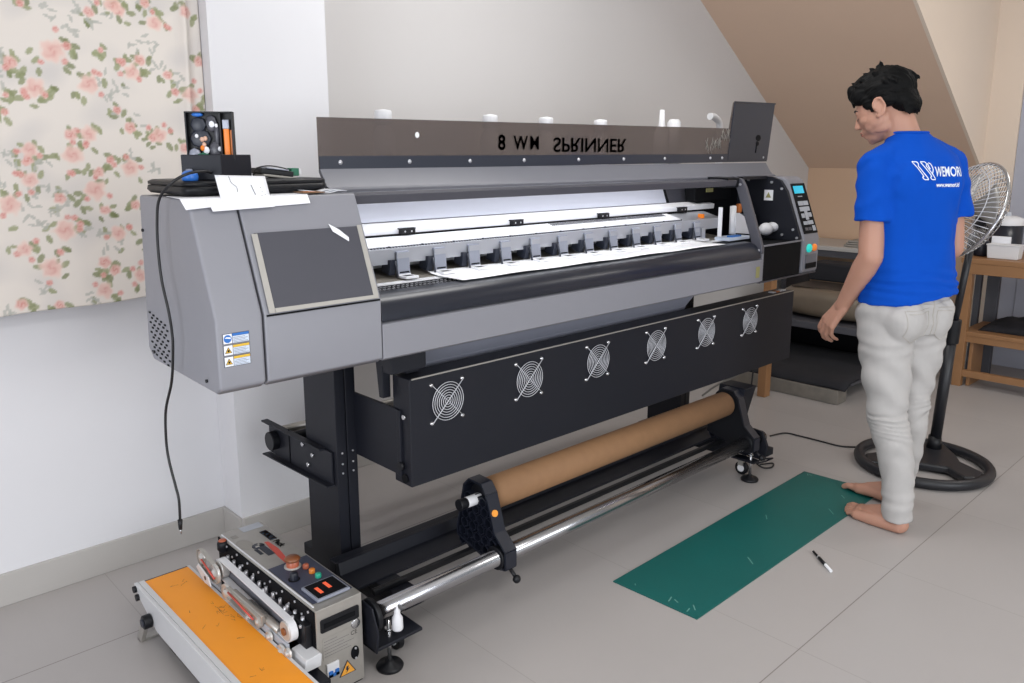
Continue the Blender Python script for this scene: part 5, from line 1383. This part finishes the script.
# ---- jeans
PHB = PHI; PHI = math.radians(52); BF, BR = dirs(PHI); wBF = (PM.to_3x3() @ BF).normalized(); wBR = (PM.to_3x3() @ BR).normalized()
J = MB()
J.loft([ering((.004, 0, .93), .142, .092, PHI, tilt=.06), ering((.004, 0, .90), .150, .098, PHI, tilt=.05), ering((.005, -.002, .85), .166, .116, PHI), ering((.005, -.004, .79), .166, .118, PHI), ering((.004, -.002, .74), .150, .105, PHI)])
for sgn in (-1, 1):
    c = BR * (sgn * .076) - BF * .055 + Vector((.004, 0, .80)); J.ell(c, (.082, .072, .095), 22, 14, Matrix.Rotation(PHI, 4, 'Z'))
def jeans_leg(h, k, a, w_):
    pts_ = [h + Vector((0, 0, -.02)), h.lerp(k, .28), h.lerp(k, .60), k + Vector((0, 0, .05)), k, k.lerp(a, .22) + Vector((.008, -.006, 0)), k.lerp(a, .5) + Vector((.010, -.006, 0)), k.lerp(a, .8) + Vector((.004, -.002, 0))]
    J.cone_chain(pts_, [.100 * w_, .099 * w_, .088 * w_, .074, .070, .066, .0615, .0545], n=28)
    J.cyl(pts_[-1], Vector((a.x - .004, a.y + .002, .042)), .0545, .0535, n=28)
jeans_leg(hipL + Vector((-.006, 0, 0)), knL, anL, 1.0); jeans_leg(hipR, knR, anR, .97)
me = realize(J, .0056, 4, .5)
def jf(co, n):
    z = co.z; lx = co.dot(BR); ly = co.dot(BF)
    w1 = 2.2 * noise.noise(Vector((lx * 9, ly * 9, z * 5)))
    k = math.exp(-((z - .415) / .060) ** 2)
    w2 = noise.noise(Vector((lx * 16 + 3, ly * 16, z * 10)))
    f = .0085 * k * (abs(math.sin(z * 100 + lx * 22 * math.sin(z * 40) + w1 * 1.6)) ** .8 - .5) * max(.45, .95 + 1.2 * w2)
    f += .0018 * math.exp(-((z - .12) / .035) ** 2) * math.sin(z * 150 + lx * 20 + w1 * 1.5)
    f += .0042 * noise.noise(Vector((lx * 9, ly * 9, z * 7)))
    f += .0045 * math.exp(-((z - .57) / .10) ** 2) * math.sin((z * 62 + lx * 55) + w1)
    f += .0022 * math.exp(-((z - .69) / .035) ** 2) * math.sin((z * 120 - lx * 30) + w1 * 1.5)
    f += .0040 * math.exp(-((z - .83) / .06) ** 2) * math.sin(lx * 60 + z * 60 + w1)
    f += .0020 * math.sin(z * 75 + lx * 30 + ly * 40 + w1 * 2) * (1 if z < .35 else .5)
    return f
displace(me, jf)
jeans = finish(me, 'jeans', 'denim', MAN)
sw_ = Vector(jeans['_w'])
bvh2 = BVHTree.FromPolygons([v.co + sw_ for v in jeans.data.vertices], [tuple(p.vertices) for p in jeans.data.polygons])
def on_seat(u_, z, lift=.0012):
    p = PM @ Vector((.004, 0, 0)) + wBR * u_; o_ = Vector((p.x, p.y, z)) - wBF * .5
    h = bvh2.ray_cast(o_, wBF, 1.0); return (h[0] - wBF * lift) if h[0] is not None else o_ + wBF * .39
def seam(pts_, r_=.0011, name='stitched_seam', m='seam'):
    P_ = []
    for (a, b_), (c, d) in zip(pts_, pts_[1:]):
        for k in range(10): t = k / 10; P_.append(on_seat(a + (c - a) * t, b_ + (d - b_) * t, .0006))
    MB().tube(P_, r_, n=5).build(name, m, jeans)
for sg in (-1, 1):
    seam([(sg * .022, .845), (sg * .125, .838), (sg * .122, .745), (sg * .074, .715), (sg * .028, .745), (sg * .022, .845)])
    seam([(sg * .022, .833), (sg * .125, .826)])
seam([(-.15, .868), (-.07, .862), (0, .856), (.07, .862), (.14, .872)])
seam([(0, .90), (0, .86), (.002, .80), (.003, .72)], .0014)
# ------------------------------------------------------------------ pedestal fan
FN = empty('pedestal_fan', (3.66, 1.20, 0)); tag(FN, 'black pedestal fan with wire cage head and oval base behind the man', 'fan')
c0 = Vector((3.690, 1.205, 0))
b = MB()
def oval(a, R1, R2): return Vector((R1 * math.cos(a), R2 * math.sin(a), 0))
ax = Matrix.Rotation(math.radians(-72), 4, 'Z')
ring = [c0 + ax @ oval(2 * PI * k / 48, .264, .272) + Vector((0, 0, .024)) for k in range(48)]
bb_ = MB().tube(ring, .023, n=14, closed=True).build('base_ring', 'fan_black', FN)
b = MB()
u1 = ax @ Vector((1, 0, 0)); v1 = ax @ Vector((0, 1, 0))
hub = c0 + v1 * .075
b.prism([tuple((c0 + u1 * a + v1 * q)[:2]) for a, q in ((-.08, .25), (.08, .25), (.13, .12), (.15, .03), (.235, -.06), (.22, -.15), (.16, -.16), (.10, -.075), (-.10, -.075), (-.16, -.16), (-.22, -.15), (-.235, -.06), (-.15, .03), (-.13, .12))], 'z', .008, .042)
b.build('base_plate', 'fan_black', FN, bevel=.010, seg=3)
hp = Vector((3.905, 1.245, 0))
hp = c0 + v1 * .06
pz = 1.02
base_p = Vector(zp(932, 452)); hp = Vector((base_p.x - .06, base_p.y, 0)); hp = c0 + v1 * .17 + u1 * .040
top_p = hp + Vector((-.04, -.075, pz))
MB().cyl(hp + Vector((0, 0, .03)), hp + Vector((-.018, -.03, .60)), .024, n=24).build('pole_lower', 'fan_black', FN)
MB().cyl(hp + Vector((0, 0, .03)), hp + Vector((0, 0, .10)), .034, .027, n=24).build('pole_collar', 'black_plastic', FN)
MB().cyl(hp + Vector((-.017, -.028, .55)), hp + Vector((-.020, -.033, .66)), .031, n=24).build('height_clamp', 'black_plastic', FN, bevel=.004)
MB().cyl(hp + Vector((-.018, -.03, .60)), top_p, .015, n=20).build('pole_upper', 'fan_black', FN)
# cage, tilted upwards, facing to the right of the picture
hx_, hz_ = inv(966, 211, 1.12); hc = Vector((hx_, 1.12, hz_))
fd = (prr * -.72 - pv * .45 + Vector((0, 0, .36))).normalized()       # direction the fan blows
q = fd.to_track_quat('Z', 'Y').to_matrix().to_4x4()
TT = Matrix.Translation(hc) @ q
for side, nm in ((1, 'front_guard'), (-1, 'rear_guard')):
    b = MB(); R = .205
    for k in range(56):
        a = 2 * PI * k / 56; pts_ = []
        for j in range(8):
            t = j / 7; r_ = .035 + (R - .035) * t; z = side * (.010 + .070 * math.cos(t * PI / 2) ** .6)
            aa = a + (.35 * t if side > 0 else 0)
            pts_.append(TT @ Vector((r_ * math.cos(aa), r_ * math.sin(aa), z)))
        b.tube(pts_, .0016, n=4)
    for rr_ in (.10, .165):
        z = side * (.010 + .070 * math.cos((rr_ - .035) / (R - .035) * PI / 2) ** .6)
        b.tube([TT @ Vector((rr_ * math.cos(a), rr_ * math.sin(a), z)) for a in [2 * PI * k / 40 for k in range(40)]], .0018, n=5, closed=True)
    b.build(nm, 'guard_wire' if side > 0 else 'steel', FN)
MB().tube([TT @ Vector((.207 * math.cos(a), .207 * math.sin(a), 0)) for a in [2 * PI * k / 48 for k in range(48)]], .0065, n=10, closed=True).build('guard_rim', 'steel', FN)
MB().lathe([(0, .085), (.034, .083), (.038, .075), (.038, .07)], n=24, mtx=TT).build('guard_badge', 'steel_brushed', FN)
MB().lathe([(0, -.155), (.03, -.15), (.042, -.13), (.045, -.09), (.035, -.075), (0, -.07)], n=28, mtx=TT).build('motor_housing', 'fan_black', FN)
b = MB()
for k in range(3):
    a0 = 2 * PI * k / 3
    b.grid(lambda s_, t, a0=a0: TT @ Vector(((.03 + .145 * t) * math.cos(a0 + (s_ - .3) * (.5 + .6 * t)), (.03 + .145 * t) * math.sin(a0 + (s_ - .3) * (.5 + .6 * t)), (s_ - .5) * .045)), 9, 9)
o = b.build('fan_blades', 'steel_brushed', FN); s = o.modifiers.new('t', 'SOLIDIFY'); s.thickness = .0015
mh = TT @ Vector((0, 0, -.12))
MB().cyl(mh, top_p, .020, n=16).build('tilt_neck', 'fan_black', FN)
# fan and printer cords on the floor
def gz(px, py, z=.005): x, y = zplane(px, py, z); return (x, y, z)
b = MB(); b.tube(catmull([gz(856, 447), gz(840, 446), gz(820, 441), gz(800, 436), gz(785, 433), gz(770, 436)], 6) , .004, n=8)
tag(b.build('floor_cord', 'cable'), 'black power cord running over the floor from the fan base to the printer foot', 'cord')
b = MB(); b.tube(catmull([(3.32, 1.85, .50), (3.32, 1.86, .42), (3.27, 1.84, .30), (3.17, 1.80, .15), (3.12, 1.74, .06), (3.13, 1.69, .012), (3.17, 1.66, .006), (3.22, 1.68, .006), (3.17, 1.71, .006), (3.11, 1.68, .03)], 6), .0038, n=8)
tag(b.build('looped_cord', 'cable'), 'black cord dropping from the printer right end and looping near its foot', 'cord')
b = MB(); b.tube(catmull([(3.43, 1.84, .445), (3.42, 1.90, .40), (3.38, 1.98, .33), (3.33, 2.06, .27), (3.30, 2.12, .21)], 6), .005, n=8)
tag(b.build('grey_cable', 'cable_grey'), 'short pale grey cable hanging behind the right end of the dryer panel', 'cable')

# ------------------------------------------------------------------ wooden table at right
TBL = empty('wooden_table', (5.45, .95, 0)); tag(TBL, 'light brown wooden table with lower shelf against the right wall', 'table')
MB().box(5.19, 5.80, .30, 1.60, .752, .782).build('tabletop', 'wood', TBL, bevel=.003)
MB().box(5.192, 5.212, .32, 1.592, .69, .752).build('apron', 'wood', TBL, bevel=.002)
MB().box(5.205, 5.79, 1.565, 1.585, .69, .752).build('side_apron', 'wood', TBL, bevel=.002)
for x, y in ((5.20, 1.535), (5.74, 1.535), (5.20, .32), (5.74, .32)):
    MB().box(x, x + .05, y, y + .05, 0, .752).build('leg', 'wood', TBL, bevel=.003)
MB().box(5.21, 5.78, .34, 1.57, .315, .340).build('lower_shelf', 'wood', TBL, bevel=.002)
MB().box(5.215, 5.24, .36, 1.55, .275, .315).build('shelf_rail', 'wood', TBL, bevel=.002)
MB().box(5.215, 5.25, .34, 1.55, .06, .10).build('floor_rail', 'wood', TBL, bevel=.002)
MB().box(5.25, 5.45, 1.50, 1.52, .0, .315).build('end_board', 'wood', TBL, bevel=.002)
# on the table
def at_table(px, py, X_): 
    a = yaw; p = pit
    fw = Vector((math.cos(a) * math.cos(p), math.sin(a) * math.cos(p), -math.sin(p))); rt = Vector((math.sin(a), -math.cos(a), 0)); up = rt.cross(fw)
    d = fw + rt * ((px - 512) / 800.) - up * ((py - 315) / 800.); t = X_ / d.x
    return d.y * t
r = empty('kettle', (5.50, 1.32, .782)); tag(r, 'black appliance with rounded white lid and knob at the right end of the table', 'appliance')
yk = at_table(1006, 230, 5.50)
MB().lathe([(0, 0), (.088, 0), (.092, .01), (.092, .19), (.0, .19)], (5.50, yk, .782), n=36).build('appliance_body', 'black_gloss', r)
MB().lathe([(.094, .185), (.096, .20), (.088, .225), (.05, .238), (0, .240)], (5.50, yk, .782), n=36).build('lid', 'white_plastic', r)
MB().lathe([(.02, .232), (.022, .25), (.018, .262), (0, .264)], (5.50, yk, .782), n=20).build('lid_knob', 'button_grey', r)
MB().box(5.39, 5.412, yk - .03, yk + .03, .80, .88).build('spout_panel', 'black_matte', r, bevel=.003)
yb_ = at_table(1006, 247, 5.33); r = empty('plastic_box', (5.33, yb_, .782)); tag(r, 'small white rectangular plastic box at the front edge of the table', 'box')
MB().loft([[Vector((x, y, z)) for x, y in ((5.27 + i_, yb_ - .085 + i_), (5.37 - i_, yb_ - .085 + i_), (5.37 - i_, yb_ + .085 - i_), (5.27 + i_, yb_ + .085 - i_))] for z, i_ in ((.783, .006), (.86, 0))], smooth=False).build('box_body', 'white_plastic', r, bevel=.004)
MB().box(5.268, 5.372, yb_ - .087, yb_ + .087, .860, .867).build('box_lid', 'white_plastic', r, bevel=.002)
yy = at_table(1003, 232, 5.395)
tag(MB().box(5.374, 5.392, yy - .05, yy + .05, .783, .905).build('white_carton', 'paper', bevel=.002), 'upright white carton between the plastic box and the black appliance', 'carton')
yy = at_table(982, 240, 5.36); r = empty('glass_jar', (5.36, yy, .782)); tag(r, 'dark glass jar with metal rim behind the fan cage on the table', 'jar')
MB().lathe([(0, 0), (.035, 0), (.04, .01), (.04, .09), (.03, .11)], (5.36, yy, .783), n=24).build('jar_body', 'black_gloss', r)
MB().lathe([(.032, .108), (.034, .11), (.034, .13), (0, .132)], (5.36, yy, .783), n=24).build('jar_lid', 'steel', r)
tag(MB().box(5.27, 5.45, .80, 1.12, .783, .80).build('black_tray', 'black_plastic', bevel=.004), 'flat black tray at the far right of the table', 'tray')
# lower shelf: folded black cloth + white pack
b = MB(); rg = random.Random(2)
b.grid(lambda u_, v: Vector((5.30 + .36 * v, 1.05 + .45 * u_, .342 + (.075 * math.sin(PI * min(1, max(0, v))) ** .4 * math.sin(PI * u_) ** .5) * (1 + .35 * noise.noise(Vector((u_ * 6, v * 5, 0)))))), 28, 24)
o = b.build('folded_cloth', 'black_cloth'); s = o.modifiers.new('t', 'SOLIDIFY'); s.thickness = .003
tag(o, 'black crumpled bag on the lower shelf of the wooden table', 'bag')
tag(MB().box(5.24, 5.40, 1.02, 1.15, .341, .385).build('white_pack', 'paper', bevel=.012), 'white packet at the right of the black bag on the lower shelf', 'packet')
# dark posts behind the table
for i, (px, w_) in enumerate(((975, .035), (990, .07))):
    yy = at_table(px, 300, 5.60)
    tag(MB().box(5.62, 5.66, yy - w_ / 2, yy + w_ / 2, 0, .74).build('metal_post', 'shelf_grey', bevel=.003), ('narrow dark upright bar behind the left leg of the wooden table' if i == 0 else 'wide dark upright bar under the wooden table'), 'bar')

# ------------------------------------------------------------------ clutter by the knee wall behind the printer end
WT = empty('wall_counter', (5.5, 2.4, 0)); tag(WT, 'pale grey counter board along the tan wall behind the man', 'counter')
MB().box(5.35, 5.88, 1.90, 2.92, .735, .765).build('counter_top', 'baseboard', WT, bevel=.003)
MB().box(5.36, 5.40, 1.90, 2.92, .69, .735).build('counter_edge', 'shelf_grey', WT)
MB().box(5.50, 5.87, 1.92, 1.96, .0, .735).build('counter_leg', 'shelf_grey', WT)
MB().box(5.50, 5.87, 2.86, 2.90, .0, .735).build('counter_leg', 'shelf_grey', WT)
r = empty('magazine_stack', (5.5, 2.25, .765)); tag(r, 'grey folded newspapers lying on the pale counter', 'papers')
for k in range(3): MB().box(5.42 + .01 * k, 5.62, 2.12 + .02 * k, 2.42 - .01 * k, .766 + k * .014, .778 + k * .014).build('paper_layer', 'cable_grey', r, bevel=.004)
# shelf rack with dark load
RK = empty('low_rack', (4.9, 2.2, 0)); tag(RK, 'dark low rack of shelves standing under the counter', 'rack')
MB().box(4.70, 5.30, 1.78, 2.86, .315, .36).build('upper_board', 'shelf_grey', RK, bevel=.004)
MB().box(5.26, 5.30, 1.80, 2.86, .0, .315).build('back_board', 'black_matte', RK)
for y in (1.79, 2.82): MB().box(5.02, 5.28, y, y + .03, .0, .315).build('rack_side', 'shelf_grey', RK)
MB().box(5.04, 5.26, 1.83, 2.82, .02, .06).build('rack_floor', 'black_matte', RK)
b = MB(); b.grid(lambda u_, v: Vector((4.29 + .68 * v, 1.84 + .92 * u_, .128 - .035 * max(0, .12 - v) / .12 + .012 * noise.noise(Vector((u_ * 4, v * 4, 3))) + .02 * v)), 20, 14)
o = b.build('black_rubber_sheet', 'black_cloth'); s = o.modifiers.new('t', 'SOLIDIFY'); s.thickness = .012
tag(o, 'black rubber sheet lying on the dusty board under the rack', 'sheet')
tag(MB().box(4.42, 5.0, 1.86, 2.74, .085, .105).build('dusty_board', 'shelf_grey', bevel=.004), 'flat dark board below the black rubber sheet', 'board')
tag(MB().box(4.285, 4.40, 1.875, 2.86, .0, .083).build('pallet_beam', 'concrete', bevel=.006), 'long dirty grey beam on the floor under the dark board', 'beam')
# brown leather bag on the rack
b = MB(); 
def bag(u_, v):
    a = 2 * PI * u_; rr_ = (1 - abs(2 * v - 1) ** 3.5) ** .5
    x = 4.98 + .22 * math.copysign(abs(math.cos(a)) ** .7, math.cos(a)) * (.55 + .45 * rr_); y = 2.22 + .36 * math.copysign(abs(math.sin(a)) ** .7, math.sin(a)) * (.55 + .45 * rr_)
    return Vector((x, y, .366 + .19 * v + .02 * noise.noise(Vector((a * 1.2, v * 3, 1))) * rr_))
b.grid(bag, 40, 14, closed_u=True); b.bm.faces.new([v for v in b.bm.verts if False]) if False else None
o = b.build('leather_bag', 'leather_brown'); s = o.modifiers.new('t', 'SOLIDIFY'); s.thickness = .004
MB().box(4.84, 5.12, 1.96, 2.48, .548, .556).build('bag_top', 'leather_dark', o, bevel=.003)
tag(o, 'brown glossy leather bag slumped on top of the dark rack', 'bag')
tag(MB().box(5.10, 5.30, 2.15, 2.50, .56, .68).build('black_box', 'black_cloth', bevel=.015), 'black padded box behind the brown bag', 'box')
tag(MB().prism([(1.80, .37), (1.80, .43), (1.93, .50), (1.93, .37)], 'x', 4.75, 5.1).build('grey_plastic_bag', 'baseboard', bevel=.02), 'pale grey plastic bag beside the brown leather bag', 'bag')
# wooden stand leg seen under the printer's right end
sx_, sy_ = zplane(764, 396, 0)
WS = empty('wooden_stand', (sx_, sy_, 0)); tag(WS, 'narrow wooden stand leg visible under the right end of the printer', 'stand')
MB().box(sx_ - .03, sx_ + .03, sy_ - .02, sy_ + .03, 0, .80).build('stand_post', 'wood', WS, bevel=.003)
MB().box(sx_ - .06, sx_ + .06, sy_ - .02, sy_ + .03, .80, .86).build('stand_rail', 'wood', WS, bevel=.003)
